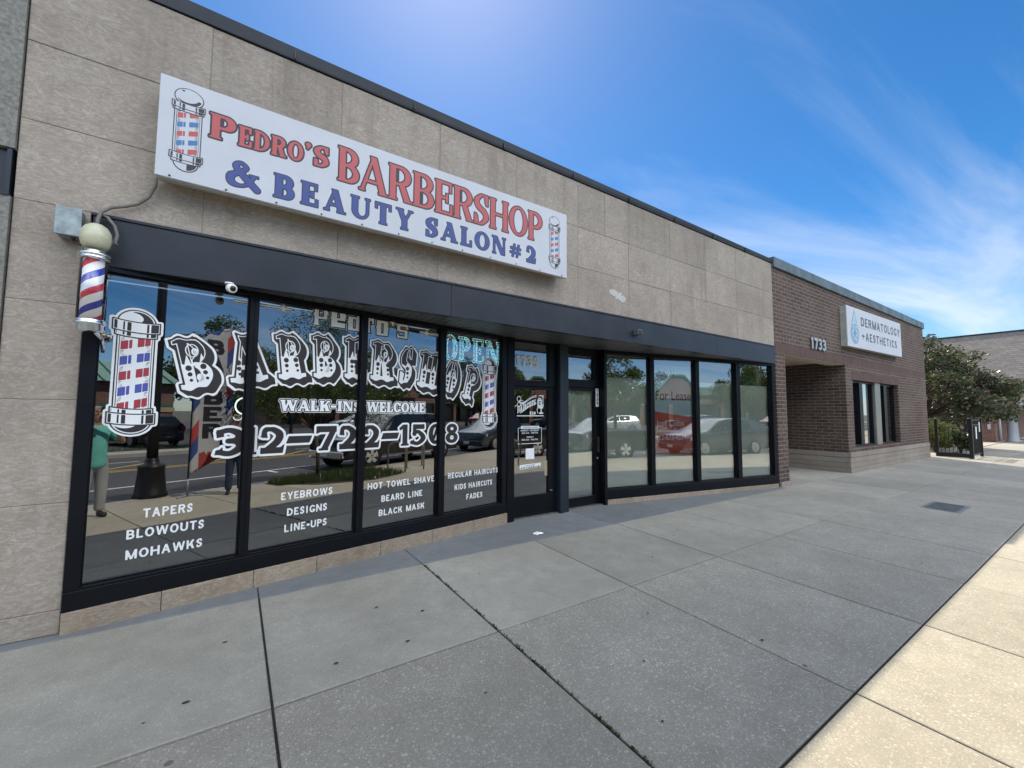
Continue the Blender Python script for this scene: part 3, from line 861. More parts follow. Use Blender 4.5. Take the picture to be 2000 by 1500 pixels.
# road and its markings
mb = MB()
mb.quad((-90, far_y(-90), -.32), (160, far_y(160), -.32), (160, kerb_y(160), -.32), (-90, kerb_y(-90), -.32))
kind(mb.build('road', M['asphalt']), 'structure')
mb = MB()
def stripe(dy, x0, x1, wd, mi):
    mb.quad((x0, kerb_y(x0) + dy - wd, -.316), (x1, kerb_y(x1) + dy - wd, -.316), (x1, kerb_y(x1) + dy, -.316), (x0, kerb_y(x0) + dy, -.316), mi)
stripe(-2.85, -60, 120, .12, 0)
stripe(-6.35, -60, 120, .11, 1); stripe(-6.65, -60, 120, .11, 1)
for k in range(-8, 20):
    stripe(-2.25, k * 6.5 + 4.7, k * 6.5 + 4.82, .6, 0)
    stripe(-9.1, k * 9.0, k * 9.0 + 3, .11, 0)
for k in range(6):   # yellow hatching of the median
    x = -8 + k * 3.0
    mb.quad((x, kerb_y(x) - 6.7, -.316), (x + .15, kerb_y(x) - 6.7, -.316), (x + 2.2, kerb_y(x) - 8.6, -.316), (x + 2.0, kerb_y(x) - 8.6, -.316), 1)
kind(mb.build('road_marking', [M['paint_white'], M['paint_yellow']]), 'structure')
mb = MB()
mb.hexa([(-90, far_y(-90) - .16, -.5), (160, far_y(160) - .16, -.5), (160, far_y(160), -.5), (-90, far_y(-90), -.5), (-90, far_y(-90) - .16, -.17), (160, far_y(160) - .16, -.17), (160, far_y(160), -.17), (-90, far_y(-90), -.17)])
mb.quad((-90, far_y(-90) - 1.5, -.18), (160, far_y(160) - 1.5, -.18), (160, far_y(160) - .16, -.18), (-90, far_y(-90) - .16, -.18))
kind(mb.build('far_pavement', M['kerb']), 'structure')
mb = MB()
mb.quad((-90, -75, -.24), (160, -75, -.24), (160, far_y(160) - 1.5, -.24), (-90, far_y(-90) - 1.5, -.24))
kind(mb.build('parking_ground', M['asphalt']), 'structure')
mb = MB()
mb.quad((-900, -900, -.6), (900, -900, -.6), (900, 900, -.6), (-900, 900, -.6))
kind(mb.build('ground', plain('far_ground', (.09, .10, .06), .95, var=.3, scale=.2)), 'structure')
# yard and path east of the brick building
mb = MB()
mb.quad((22.0, 4.3, -.004), (70, 4.3, -.004), (70, 40, -.004), (22.0, 40, -.004))
kind(mb.build('yard_pavement', M['side_out']), 'structure')
mb = MB()
mb.quad((44, -6.2, -.26), (120, -14, -.26), (120, 4.3, 0), (44, 4.3, 0))
kind(mb.build('east_pavement', M['side_out']), 'structure')
def grass(name, x0, x1, yf, n, hgt, z0f, seed, mat):
    r = np.random.default_rng(seed)
    mb = MB()
    for _ in range(n):
        x = r.uniform(x0, x1); y0, y1 = yf(x); y = r.uniform(y0, y1); z = z0f(x, y)
        a = r.uniform(0, 6.28); hh = hgt * r.uniform(.4, 1.2); wd = .006 + .004 * r.random(); lx, ly = r.normal(0, .45, 2) * hh
        dx, dy = math.cos(a) * wd, math.sin(a) * wd
        mb.add([(x - dx, y - dy, z), (x + dx, y + dy, z), (x + lx, y + ly, z + hh)], [(0, 1, 2)])
    return mb.build(name, mat)
# planting bed beside the bike racks, with rough grass
mb = MB()
bedp = [(3.1, -1.75), (3.9, -2.0), (6.2, -2.25), (6.0, -.3), (4.9, .0), (3.7, -.5)]
mb.add([(x, y, gz(y) + .012) for x, y in bedp], [tuple(range(6))])
kind(mb.build('soil_ground', M['soil']), 'structure')
kind(grass('verge_grass', 3.15, 6.15, lambda x: (max(-2.2, -1.7 - (x - 3.1) * .25), min(-.05, -1.2 + (x - 3.1) * .65) if x < 4.9 else -.1 - (x - 4.9) * .2), 5200, .17, lambda x, y: gz(y) + .01, 5, M['grass']), 'stuff')
kind(grass('median_grass', -10, 40, lambda x: (far_y(x) - 2.3, far_y(x) - 1.55), 5000, .3, lambda x, y: -.2, 6, M['grass']), 'stuff')
# moss and dirt caught in the pavement joints, small litter
mb = MB()
r3 = random.Random(11)
for _ in range(900):
    x = 1.73 + r3.gauss(0, .006); y = r3.uniform(1.0, 2.7) if r3.random() < .7 else r3.uniform(2.7, 4.2)
    if math.sin(y * 9) + math.sin(y * 23 + 1) < .2 and r3.random() < .85: continue
    a = r3.uniform(0, 6.28); q = r3.uniform(.004, .012)
    mb.add([(x - q, y, gz(y) - .004), (x + q, y + q * .5, gz(y) - .003), (x + q * math.cos(a), y + q * math.sin(a), gz(y) + q * .9)], [(0, 1, 2)])
kind(mb.build('weeds', M['leaf_dark']), 'stuff')
mb = MB()
for (x, y) in [(-.15, 3.02), (-.55, 2.62), (-.32, 2.95), (-.75, 2.5), (.02, 3.6), (1.05, 3.55), (1.35, 3.3), (1.1, 2.95), (2.1, 3.7), (.62, 2.95), (2.9, 2.3), (2.35, 1.9), (4.2, 1.75), (3.7, 3.3), (4.0, 3.1), (5.0, 2.2), (6.5, 1.4), (6.7, 1.25), (3.3, 1.6), (1.3, 2.2), (4.9, 3.45), (5.2, 3.6), (2.0, 1.5), (-.9, 3.1), (5.9, 3.2)]:
    for _ in range(1):
        q = r3.uniform(.008, .02); a = r3.uniform(0, 3.14); n = 9
        mb.add([(x + math.cos(2 * math.pi * k / n + a) * q * r3.uniform(.7, 1.2), y + .6 * q * math.sin(2 * math.pi * k / n + a), gz(y) + .0045 + .002 * r3.random()) for k in range(n)], [tuple(range(n))])
kind(mb.build('pavement_litter', plain('gum_spots', (.035, .032, .03), .8, var=.3)), 'stuff')

# ------------------------------------------------------------------ the stone-faced shop building
FY = 4.35
SH = thing('shop_building', 'limestone faced single storey shop building with two angled black framed storefronts', 'building', (-1.365, FY, 0))
HS = [0.165, 0.92, 1.665, 2.375, 3.10, 3.70, 4.295, 4.975]
VS = [-0.29 + 1.0855 * k for k in range(10)]
mb = MB()
rs = random.Random(5)
def tile(x0, x1, z0, z1, y=FY, g=.0018):
    d = rs.uniform(-.002, .002)
    x0 += g; x1 -= g; z0 += g; z1 -= g; e = .004
    f = [(x0 + e, y + d, z0 + e), (x1 - e, y + d, z0 + e), (x1 - e, y + d, z1 - e), (x0 + e, y + d, z1 - e)]
    b = [(x0, y + d + .003, z0), (x1, y + d + .003, z0), (x1, y + d + .003, z1), (x0, y + d + .003, z1)]
    c = [(x, y + .035, z) for x, _, z in b]
    mb.add(f + b + c, [(0, 1, 2, 3), (4, 5, 1, 0), (5, 6, 2, 1), (6, 7, 3, 2), (7, 4, 0, 3), (8, 9, 5, 4), (9, 10, 6, 5), (10, 11, 7, 6), (11, 8, 4, 7)])
for z0, z1 in zip(HS[:4], HS[1:5]): tile(-1.365, -.965, z0, z1)
xs = [-1.365] + VS + [9.935]
for z0, z1 in zip(HS[4:-1], HS[5:]):
    for x0, x1 in zip(xs[:-1], xs[1:]):
        if z1 < 3.8 and False: continue
        if abs(x0 - 4.0495) < .1 and z0 > 4.2:
            tile(x0, x0 + .56, z0, z1); tile(x0 + .56, x1, z0, z1)
        elif x0 < -1 and x1 < 0:
            tile(x0, x1, z0, z1)
        else: tile(x0, x1, z0, z1)
tile(-1.365, -.965, 0.0, .165, FY - .008)
mb.build('stone_cladding', M['stone'], SH)
mb = MB()
mb.box(-1.364, -.97, FY + .006, FY + .3, -.1, 3.1)
mb.box(-1.364, 9.934, FY + .006, FY + .3, 3.1, 4.975)
mb.build('wall_core', M['grout'], SH)
mb = MB()   # irregular pale patches where old fixings were filled
G = Grid(4.6, 5.15, 3.25, 3.55, .008)
dd = un(sell(G.X, G.Y, 4.78, 3.44, .09, .05), sell(G.X, G.Y, 4.86, 3.40, .05, .055), sell(G.X, G.Y, 4.93, 3.41, .045, .06), sell(G.X, G.Y, 4.99, 3.37, .07, .055)) + .012 * np.sin(G.X * 70) * np.sin(G.Y * 83)
ink('filler_patch', [(dd, G, 0, 0)], [plain('filler', (.50, .49, .48), .85, var=.08)], lambda x, y, l: (x, FY - .0035, y), SH)
G = Grid(-1.5, -1.0, 2.55, 3.0, .006)
mb = MB()
mb.hexa([(-1.37, FY - .012, 4.985), (9.93, FY - .012, 4.985), (9.93, FY + .35, 4.985), (-1.37, FY + .35, 4.985), (-1.37, FY - .035, 5.105), (9.93, FY - .035, 5.055), (9.93, FY + .35, 5.055), (-1.37, FY + .35, 5.105)])
for k in range(9): mb.box(.35 + k * 1.2 - .004, .35 + k * 1.2 + .004, FY - .040, FY - .010, 4.983, 5.06)
mb.build('coping', M['coping'], SH)
mb = MB()
for xa_, xb_ in ((-.95, 2.05), (2.052, 5.03), (5.032, 7.6), (7.602, 9.925)): mb.box(xa_, xb_, FY - .012, FY + .06, 2.70, 3.074)
mb.box(-.955, 9.93, FY - .022, FY + .03, 3.075, 3.100)
mb.build('header_beam', M['header'], SH, bevel=.004)
mb = MB()
for k in range(8): 
    for z in (2.73, 2.9, 3.06): pass
x = -.9
while x < 9.9:
    mb.box(x, x + .094, FY + .062, 5.5, 2.712, 2.725); x += .102
mb.box(-.95, 9.93, FY + .062, 5.6, 2.726, 2.74)
mb.build('soffit', M['soffit'], SH)

# local frames of the two angled storefronts: F(u, n, z), n towards the street
AL = R_(10.3)
def frameL(u, n, z): return (-.965 + u * math.cos(AL) + n * math.sin(AL), FY + u * math.sin(AL) - n * math.cos(AL), z)
def frameR(u, n, z): return (5.50 + u * math.cos(AL) - n * math.sin(AL), 5.2 - u * math.sin(AL) - n * math.cos(AL), z)
GN = -0.030   # glass plane
def pane(name, u0, u1, z0, z1, F, mat, parent, back=True):
    mb = MB()
    p = [F(u0, GN, z0), F(u1, GN, z0), F(u1, GN, z1), F(u0, GN, z1)]
    q = [F(u0, GN - .008, z0), F(u1, GN - .008, z0), F(u1, GN - .008, z1), F(u0, GN - .008, z1)]
    mb.add(p + q, [(0, 1, 2, 3)], 0)
    o = len(mb.v) - 8
    for f in [(5, 4, 7, 6), (1, 0, 4, 5), (2, 1, 5, 6), (3, 2, 6, 7), (0, 3, 7, 4)]:
        mb.f.append(tuple(i + o for i in f)); mb.m.append(1); mb.sm.append(False)
    return mb.build(name, [mat, M['clear']], parent)
def window(u0, u1, z0, z1, gl, F, mat, parent):
    # u0,u1 frame limits; gl = (ua, ub, za, zb) glass opening
    mb = MB()
    ua, ub, za, zb = gl
    g = .0012
    mb.box(u0 + g, ua, -.07, .032, z0, z1, 0, F); mb.box(ub, u1 - g, -.07, .032, z0, z1, 0, F)
    mb.box(ua, ub, -.07, .030, z0, za, 0, F); mb.box(ua, ub, -.07, .030, zb, z1, 0, F)
    b = .012
    mb.box(ua, ua + b, -.05, -.012, za, zb, 0, F); mb.box(ub - b, ub, -.05, -.012, za, zb, 0, F); mb.box(ua + b, ub - b, -.05, -.012, za, za + b, 0, F); mb.box(ua + b, ub - b, -.05, -.012, zb - b, zb, 0, F)
    w = mb.build('window', M['frame'], parent)
    pane('pane', ua - .004, ub + .004, za - .004, zb + .004, F, mat, w)
    return w
UL = [0.0, 1.105, 2.178, 3.236, 4.36]
GLL = [(.085, 1.07), (1.14, 2.142), (2.212, 3.195), (3.275, 4.275)]
for (a, b), (ga, gb) in zip(zip(UL[:-1], UL[1:]), GLL):
    window(a, b, .285, 2.708, (ga, gb, .30, 2.665), frameL, M['glass'], SH)
UR = [-.06, 1.035, 2.185, 3.345, 4.50]
GLR = [(-.02, .995), (1.085, 2.14), (2.235, 3.29), (3.40, 4.42)]
for (a, b), (ga, gb) in zip(zip(UR[:-1], UR[1:]), GLR):
    window(a, b, .245, 2.708, (ga, gb, .262, 2.65), frameR, M['glass_r'], SH)
for nm, F, u0, u1, za, zb in (('sill', frameL, -.0, 4.36, .148, .284), ('sill', frameR, -.06, 4.50, .082, .244)):
    mb = MB(); mb.box(u0, u1, -.1, .045, za, zb, 0, F); mb.build(nm, M['frame'], SH, bevel=.004)
mb = MB()
us = [0.0, .55, 1.19, 1.74, 2.42, 3.1, 3.75, 4.36]
for a, b in zip(us[:-1], us[1:]): mb.box(a + .002, b - .002, -.12, .058, -.06, .147, 0, frameL)
mb.build('base_course', M['stone_base'], SH, bevel=.004)
mb = MB()
us = [-.04, .5, 1.2, 1.9, 2.45, 3.1, 3.75, 4.5]
for a, b in zip(us[:-1], us[1:]): mb.box(a + .002, b - .002, -.12, .05, -.06, .081, 0, frameR)
mb.build('base_course', M['stone_base'], SH, bevel=.004)
# black post between storefront and door, cladded pier between the doors, post at right end
mb = MB(); mb.box(3.345, 3.468, 5.10, 5.26, 0, 2.708); mb.build('post', M['frame'], SH)
mb = MB(); mb.box(4.352, 4.55, 5.12, 5.45, 0, 2.708); mb.box(4.36, 4.44, 5.105, 5.12, 0, 2.708); mb.build('pier', M['pier'], SH, bevel=.003)
mb = MB(); mb.box(5.402, 5.462, 5.14, 5.36, 0, 2.708); mb.build('post', M['frame'], SH)
mb = MB(); mb.box(3.45, 4.35, 5.14, 5.5, -.05, .012); mb.box(4.55, 5.42, 5.2, 5.5, -.05, .012); mb.build('threshold', M['alu_d'], SH)
mb = MB(); mb.box(4.553, 4.566, 5.215, 5.24, .03, 2.03); mb.box(4.570, 4.590, 5.222, 5.25, .03, 2.03); mb.build('weather_strip', M['alu'], SH)
def fd(Y): return lambda u, n, z: (u, Y - n, z)
def door_unit(Y, x0, x1, gx0, gx1, gz0, gz1, zt, tg, matg, matt):
    F = fd(Y)
    mb = MB()
    mb.box(x0, gx0, -.05, .0, .014, zt - .008, 0, F); mb.box(gx1, x1, -.05, .0, .014, zt - .008, 0, F)
    mb.box(gx0, gx1, -.05, -.001, .014, gz0, 0, F); mb.box(gx0, gx1, -.05, -.001, gz1, zt - .008, 0, F)
    d = mb.build('door', M['frame'], SH, bevel=.003)
    pane('pane', gx0 - .004, gx1 + .004, gz0 - .004, gz1 + .004, F, matg, d)
    mb = MB()
    a, b, za, zb = tg
    mb.box(x0, x1, -.06, .012, zt, za, 0, F); mb.box(x0, x1, -.06, .012, zb, 2.708, 0, F)
    mb.box(x0, a, -.06, .011, za, zb, 0, F); mb.box(b, x1, -.06, .011, za, zb, 0, F)
    t = mb.build('transom_window', M['frame'], SH)
    pane('pane', a - .004, b + .004, za - .004, zb + .004, F, matt, t)
    return d, t, F
D1, T1, FD1 = door_unit(5.20, 3.470, 4.348, 3.50, 4.192, .325, 1.948, 2.0, (3.515, 4.20, 2.09, 2.668), M['glass'], M['glass'])
D2, T2, FD2 = door_unit(5.27, 4.600, 5.400, 4.618, 5.305, .165, 1.966, 2.03, (4.60 + .005, 5.275, 2.16, 2.57), M['glass_r'], M['glass_r'])
# handles and locks
mb = MB(); mb.tube([(3.487, 5.20, 1.155), (3.487, 5.14, 1.155), (3.487, 5.125, 1.14), (3.487, 5.125, .97), (3.487, 5.14, .955), (3.487, 5.20, .955)], .011, 8)
mb.tube([(3.60, 5.128, 1.150), (3.60, 5.128, .96)], .010, 8); mb.tube([(3.487, 5.128, 1.15), (3.60, 5.128, 1.15)], .010, 8); mb.tube([(3.487, 5.128, .96), (3.60, 5.128, .96)], .010, 8)
mb.build('handle', M['iron'], D1)
mb = MB(); mb.lathe([(.016, 0), (.016, .012), (.011, .015)], (3.478, 5.20, .877), 14, 0, Matrix(((1, 0, 0), (0, 0, -1), (0, 1, 0)))); mb.build('lock', M['alu'], D1)
mb = MB(); mb.box(4.215, 4.26, 5.185, 5.199, .36, .372); mb.build('label_strip', M['alu'], D1)
mb = MB(); mb.box(5.325, 5.365, 5.225, 5.27, .90, 1.165); mb.build('handle', plain('dark_bronze', (.035, .028, .025), .4, .4), D2, bevel=.006)
mb = MB(); mb.lathe([(.016, 0), (.016, .012), (.011, .015)], (5.345, 5.27, .80), 14, 0, Matrix(((1, 0, 0), (0, 0, -1), (0, 1, 0)))); mb.build('lock', M['alu'], D2)
# paper lining of the vacant unit
def sheet(F, u0, u1, z0, z1, n, name, parent, mat, seed):
    mb = MB(); r = random.Random(seed); nu, nz = 18, 26
    vs = []
    for j in range(nz + 1):
        for i in range(nu + 1):
            u = u0 + (u1 - u0) * i / nu; z = z0 + (z1 - z0) * j / nz
            vs.append(F(u, n + .010 * math.sin(u * 9 + z * 3 + seed) * math.sin(z * 5 + seed * 2) + .003 * r.uniform(-1, 1), z))
    fs = [(j * (nu + 1) + i, j * (nu + 1) + i + 1, (j + 1) * (nu + 1) + i + 1, (j + 1) * (nu + 1) + i) for j in range(nz) for i in range(nu)]
    mb.add(vs, fs, 0, True)
    o = mb.build(name, mat, parent)
    s = o.modifiers.new('thickness', 'SOLIDIFY'); s.thickness = .001
    return o
for i, (ga, gb) in enumerate(GLR):
    sheet(frameR, ga - .03, gb + .03, .22, (2.24, 2.30, 2.22, 2.20)[i], -.11, 'window_paper', SH, M['paper'], i)
sheet(FD2, 4.60, 5.32, .15, 2.0, -.10, 'window_paper', SH, M['paper'], 7)
# body of the building: interior shell, roof, side and back walls
mb = MB()
mb.box(-1.365, 9.935, FY + .3, 15.0, 4.45, 4.9)
mb.build('roof', M['asphalt'], SH)
mb = MB()
mb.box(-1.365, -1.1, FY + .3, 15.0, -.1, 4.45); mb.box(9.72, 9.934, FY + .3, 15.0, -.1, 4.45); mb.box(-1.1, 9.72, 14.8, 15.0, -.1, 4.45)
mb.build('side_wall', M['grout'], SH)
mb = MB()
mb.box(-1.09, 9.71, 4.66, 14.79, 2.80, 2.86); mb.box(-1.09, 9.71, 12.0, 12.1, 0, 2.8); mb.box(4.40, 4.50, 5.52, 12.0, .0, 2.8); mb.box(-1.09, -1.0, 4.66, 12, 0, 2.8); mb.box(9.62, 9.71, 4.66, 12, 0, 2.8)
mb.box(-.9, 9.6, FY + .31, 5.5, 2.741, 2.799)
mb.build('interior_wall', M['dark_in'], SH)
mb = MB()
mb.add([frameL(0, -.12, .02), frameL(4.36, -.12, .02), (3.45, 5.30, .02), (4.40, 5.30, .02), (4.40, 12, .02), (-1.09, 12, .02), (-1.09, 4.5, .02)], [tuple(range(7))])
mb.add([(4.50, 5.4, .02), (5.45, 5.4, .02), frameR(0, -.12, .02), frameR(4.5, -.12, .02), (9.7, 4.7, .02), (9.7, 12, .02), (4.5, 12, .02)], [tuple(range(7))])
mb.build('interior_floor', M['floor_in'], SH)
# ------------------------------------------------------------------ lettering on the left storefront
def onL(u, z, l): return frameL(.171 + (u - .171) * 1.0064, GN + .0015 + l, 1.6 + (z - 1.6) * 1.0064)
def base_u(u): return 1.950 - .0835 * (u - 2.15) ** 2
def clipL(G, ufun=None):
    """keep vinyl off the mullions: distance to the glass openings (u = grid x)"""
    d = np.full(G.X.shape, 9.0)
    for a, b in GLL: d = np.minimum(d, np.maximum(a + .004 - G.X, G.X - b + .004))
    return d
LET = [('B', .60, .885), ('A', .955, 1.285), ('R', 1.335, 1.615), ('B', 1.655, 1.925), ('E', 1.97, 2.20), ('R', 2.26, 2.575), ('S', 2.61, 2.815), ('H', 2.855, 3.185), ('O', 3.235, 3.475), ('P', 3.545, 3.80)]
mb = MB()
for iL, (ch, a, b) in enumerate(LET):
    b -= .034
    uc = (a + b) / 2; Hh = .445; W = (b - a) / Hh
    G = Grid(-.2, W + .3, -.28, 1.18, .0095)
    X, Y = G.X, G.Y
    # flared strokes: widen towards head and foot
    def gl(X, Y, ch=ch, W=W): return glyph(ch, X, Y + .032 * np.cos((X - W / 2) * 2 * math.pi / (W / 2)) * np.clip(np.abs(Y - .5) * 5 - 1.7, 0, 1) * np.sign(Y - .5), W, .215, .115, .07, .13) - .004
    g = gl(X, Y)
    sh = g
    for k in range(1, 6): sh = un(sh, gl(X - .018 * k, Y + .021 * k))
    slope = -.167 * (uc - 2.15)
    tx, ty = 1 / math.hypot(1, slope), slope / math.hypot(1, slope)
    bu, bz = uc, base_u(uc)
    uu = bu + (X - W / 2) * Hh * tx - Y * Hh * ty
    clip = np.full(X.shape, 9.0)
    for ga, gb in GLL: clip = np.minimum(clip, np.maximum(ga + .004 - uu, uu - gb + .004) / Hh)
    fn = lambda x, y, l, W=W, Hh=Hh, tx=tx, ty=ty, bu=bu, bz=bz: onL(bu + (x - W / 2) * Hh * tx - y * Hh * ty, bz + (x - W / 2) * Hh * ty + y * Hh * tx, l)
    edge = .50 + .02 * np.sin(X * 25)
    dots = np.full(X.shape, 9.0)
    xs_ = {'B': (.19, W - .14), 'R': (.19, W - .17), 'P': (.19,), 'E': (.19, W * .62), 'A': (.17, W - .20), 'S': (W - .15,), 'H': (.19, W - .19), 'O': (.125, W - .125)}[ch]
    for j, yv in enumerate((.42, .30, .185)):
        for x_ in xs_: dots = un(dots, sell(X, Y, x_ + .012 * j * (1 if x_ > W / 2 else 0), yv, .050 - .011 * j, .054 - .012 * j))
    spike = np.full(X.shape, 9.0)
    for x_ in xs_: spike = un(spike, spoly(X, Y, [(x_ - .06, .46), (x_ + .06, .46), (x_ + .012, .68)]))
    low = un(inter(g + .018, Y - edge), inter(spike, g + .03))
    hatch = inter(spike, np.abs(((Y * 30) % 1.0) - .5) / 30 - .006)
    L = [(inter(sh - .072, clip), G, 1, 0), (inter(sh - .058, clip), G, 0, .0008), (inter(sh - .016, clip), G, 1, .0016),
         (inter(cut(low, dots), clip), G, 0, .0024),
         (inter(inter(cut(g + .024, g + .040), edge - Y), clip), G, 0, .0024)]
    if ch in 'BROP':
        cy = {'B': .745, 'R': .72, 'O': .62, 'P': .71}[ch]; cx = W * .54 if ch != 'O' else W * .56
        e1 = sell(X, Y, cx, cy, .105, .13)
        L.append((inter(cut(e1, e1 + .018), clip), G, 0, .0024))
        e2 = sell(X, Y, cx + .04, cy - .03, .055, .075)
        L.append((inter(cut(e2, sell(X, Y, cx + .035, cy - .03, .017, .04)), clip), G, 0, .0024))
    if ch == 'B': L.append((inter(sell(X, Y, W * .60, .215, .055, .075), clip), G, 0, .0024))
    L = [(q[0], q[1], q[2], q[3] + iL * .00007) for q in L]
    ink('', L, None, fn, None, 12, mb)
mb.build('window_lettering', [M['white'], M['black']], SH)
# phone number
G = Grid(.78, 3.60, 1.10, 1.52, .0048)
SLP = -.006
d = np.full(G.X.shape, 9.0)
for ch, a, b in [('3', .865, 1.075), ('1', 1.09, 1.165), ('2', 1.205, 1.40), ('_', 1.43, 1.665), ('7', 1.71, 1.91), ('2', 1.94, 2.12), ('2', 2.21, 2.385), ('_', 2.42, 2.64), ('1', 2.685, 2.755), ('5', 2.80, 3.00), ('\u00d8', 3.05, 3.24), ('8', 3.31, 3.495)]:
    H = .245
    X = (G.X - a) / H; Y = (G.Y - 1.192) / H
    i0 = int((a - .1 - G.x0) / G.h); i1 = int((b + .1 - G.x0) / G.h); i0 = max(i0, 0)
    sl = (slice(None), slice(i0, i1))
    d[sl] = np.minimum(d[sl], H * glyph(ch, X[sl], Y[sl], (b - a) / H, .245, .155, .075, .07))
c = clipL(G)
ink('window_lettering', [(inter(d - .024, c), G, 0, .0), (inter(d - .003, c), G, 1, .0012)], [M['white'], M['black']], onL, SH)
# walk-ins line
G = Grid(1.30, 3.05, 1.53, 1.76, .0042)
c = clipL(G)
for d in (line_sdf(G, 'WALK-INS', 1.365, 2.165, 1.595, 1.70, .235, .12, .055, .10), line_sdf(G, 'WELCOME', 2.235, 2.985, 1.585, 1.70, .235, .12, .055, .10)):
    ink('window_lettering', [(inter(d - .017, c), G, 0, 0), (inter(d - .012, c), G, 1, .0008), (inter(d - .002, c), G, 0, .0016)], [M['white'], M['black']], onL, SH)
# script-like name above, with its two arrows
G = Grid(1.58, 2.80, 2.42, 2.72, .0042)
def old_face(ch, X, Y, W):
    e = lambda *a: sbox(X, Y, *a)
    t = .30 * W if W > .4 else .34 * W
    spk = lambda x, y, sg: spoly(X, Y, [(x, y - .10), (x + sg * .075, y), (x, y + .10)])
    if ch == 'P': return un(e(.05, .05 + t, 0, 1), cut(e(.05, W, .34, 1), e(.05 + t, W - t * .9, .46, .90)), e(-.04, .12 + t, 0, .05), e(-.04, .2, .95, 1), spk(.05, .55, -1), spk(W, .68, 1))
    if ch == 'o': return un(cut(sbox(X, Y, .06, W - .06, .06, .94) - .06, e(W / 2 - .08, W / 2 + .08, .16, .84)), spk(0, .5, -1), spk(W, .5, 1))
    if ch == 'e': return un(cut(cut(sbox(X, Y, .06, W - .06, .06, .94) - .06, e(W / 2 - .08, W / 2 + .08, .56, .86)), e(W / 2 - .05, W + .1, .30, .42)), spk(0, .5, -1), spk(W, .72, 1))
    if ch == 'd': return un(cut(sbox(X, Y, .06, W - .06, .06, .80) - .06, e(W / 2 - .08, W / 2 + .08, .14, .72)), e(W - t, W, 0, 1.04), spoly(X, Y, [(W - t - .10, 1.04), (W, 1.04), (W, .9), (W - t, .9)]), spk(0, .5, -1), spk(W, .30, 1), e(W - t, W + .06, 0, .06))
    if ch == 'r': return un(e(0, t * 1.1, 0, .96), e(0, W, .82, 1), e(W - .15, W, .62, .9), spk(0, .5, -1), e(-.05, t + .1, 0, .05))
    if ch == 's': return un(e(0, W, .84, 1), e(0, t, .5, 1), e(0, W, .46, .60), e(W - t, W, .08, .6), e(0, W, 0, .15), e(W - .12, W, .66, .9), e(0, .12, .04, .3), e(.28, .36, .2, .46) * 0 + 9)
    return un(e(0, W, .78, 1), spoly(X, Y, [(W * .4, .8), (W, .8), (W * .55, .5)]))
d = np.full(G.X.shape, 9.0)
for ch, a, b, z0, z1 in [('P', 1.635, 1.775, 2.485, 2.685), ('e', 1.815, 1.965, 2.49, 2.668), ('d', 1.995, 2.135, 2.478, 2.655), ('r', 2.222, 2.292, 2.478, 2.648), ('o', 2.325, 2.465, 2.468, 2.640), ("'", 2.485, 2.545, 2.50, 2.668), ('s', 2.582, 2.722, 2.470, 2.638)]:
    H = z1 - z0
    d = np.minimum(d, H * old_face(ch, (G.X - a) / H, (G.Y - z0) / H, (b - a) / H))
c = clipL(G)
ink('window_lettering', [(inter(d - .014, c), G, 0, 0), (inter(d - .0115, c), G, 1, .0008), (inter(d + .001, c), G, 0, .0016)], [M['cream'], M['black']], onL, SH)
G = Grid(.90, 3.45, 2.52, 2.64, .004)
def arrow(xa, xb, y, sg):
    tip = xb
    return un(sbox(G.X, G.Y, min(xa, xb), max(xa, xb) - (0 if sg < 0 else .02), y - .008, y + .008), spoly(G.X, G.Y, [(tip, y), (tip - sg * .075, y + .012), (tip - sg * .095, y + .038), (tip - sg * .115, y + .012), (tip - sg * .15, y), (tip - sg * .115, y - .012), (tip - sg * .095, y - .038), (tip - sg * .075, y - .012)]))
c = clipL(G)
for d in (arrow(.945, 1.45, 2.598, 1), arrow(3.37, 2.895, 2.575, -1)):
    ink('window_emblem', [(inter(d - .010, c), G, 0, 0), (inter(d - .006, c), G, 1, .0008), (inter(d, c), G, 0, .0016)], [M['cream'], M['black']], onL, SH)
# the list of services, one block per pane
def block(rows):
    for txt, a, b, z in rows:
        G = Grid(a - .03, b + .03, z - .03, z + .11, .0034)
        dd = line_sdf(G, txt, a, b, z, z + .072, .215, .185, gap=.17)
        ink('window_lettering', [(dd, G, 0, 0)], [M['white']], onL, SH)
block([('TAPERS', .41, .725, .738), ('BLOWOUTS', .32, .81, .587), ('MOHAWKS', .322, .805, .432)])
block([('EYEBROWS', 1.405, 1.89, .735), ('DESIGNS', 1.463, 1.84, .577), ('LINE-UPS', 1.445, 1.842, .425)])
block([('HOT TOWEL SHAVE', 2.272, 3.142, .725), ('BEARD LINE', 2.44, 2.975, .570), ('BLACK MASK', 2.413, 3.008, .415)])
block([('REGULAR HAIRCUTS', 3.353, 4.216, .733), ('KIDS HAIRCUTS', 3.46, 4.11, .574), ('FADES', 3.657, 3.934, .427)])
pole_graphic('window_emblem', onL, .150, .452, 1.395, 2.40, SH, skew=-.05)
pole_graphic('window_emblem', onL, 3.90, 4.19, 1.36, 2.36, SH)
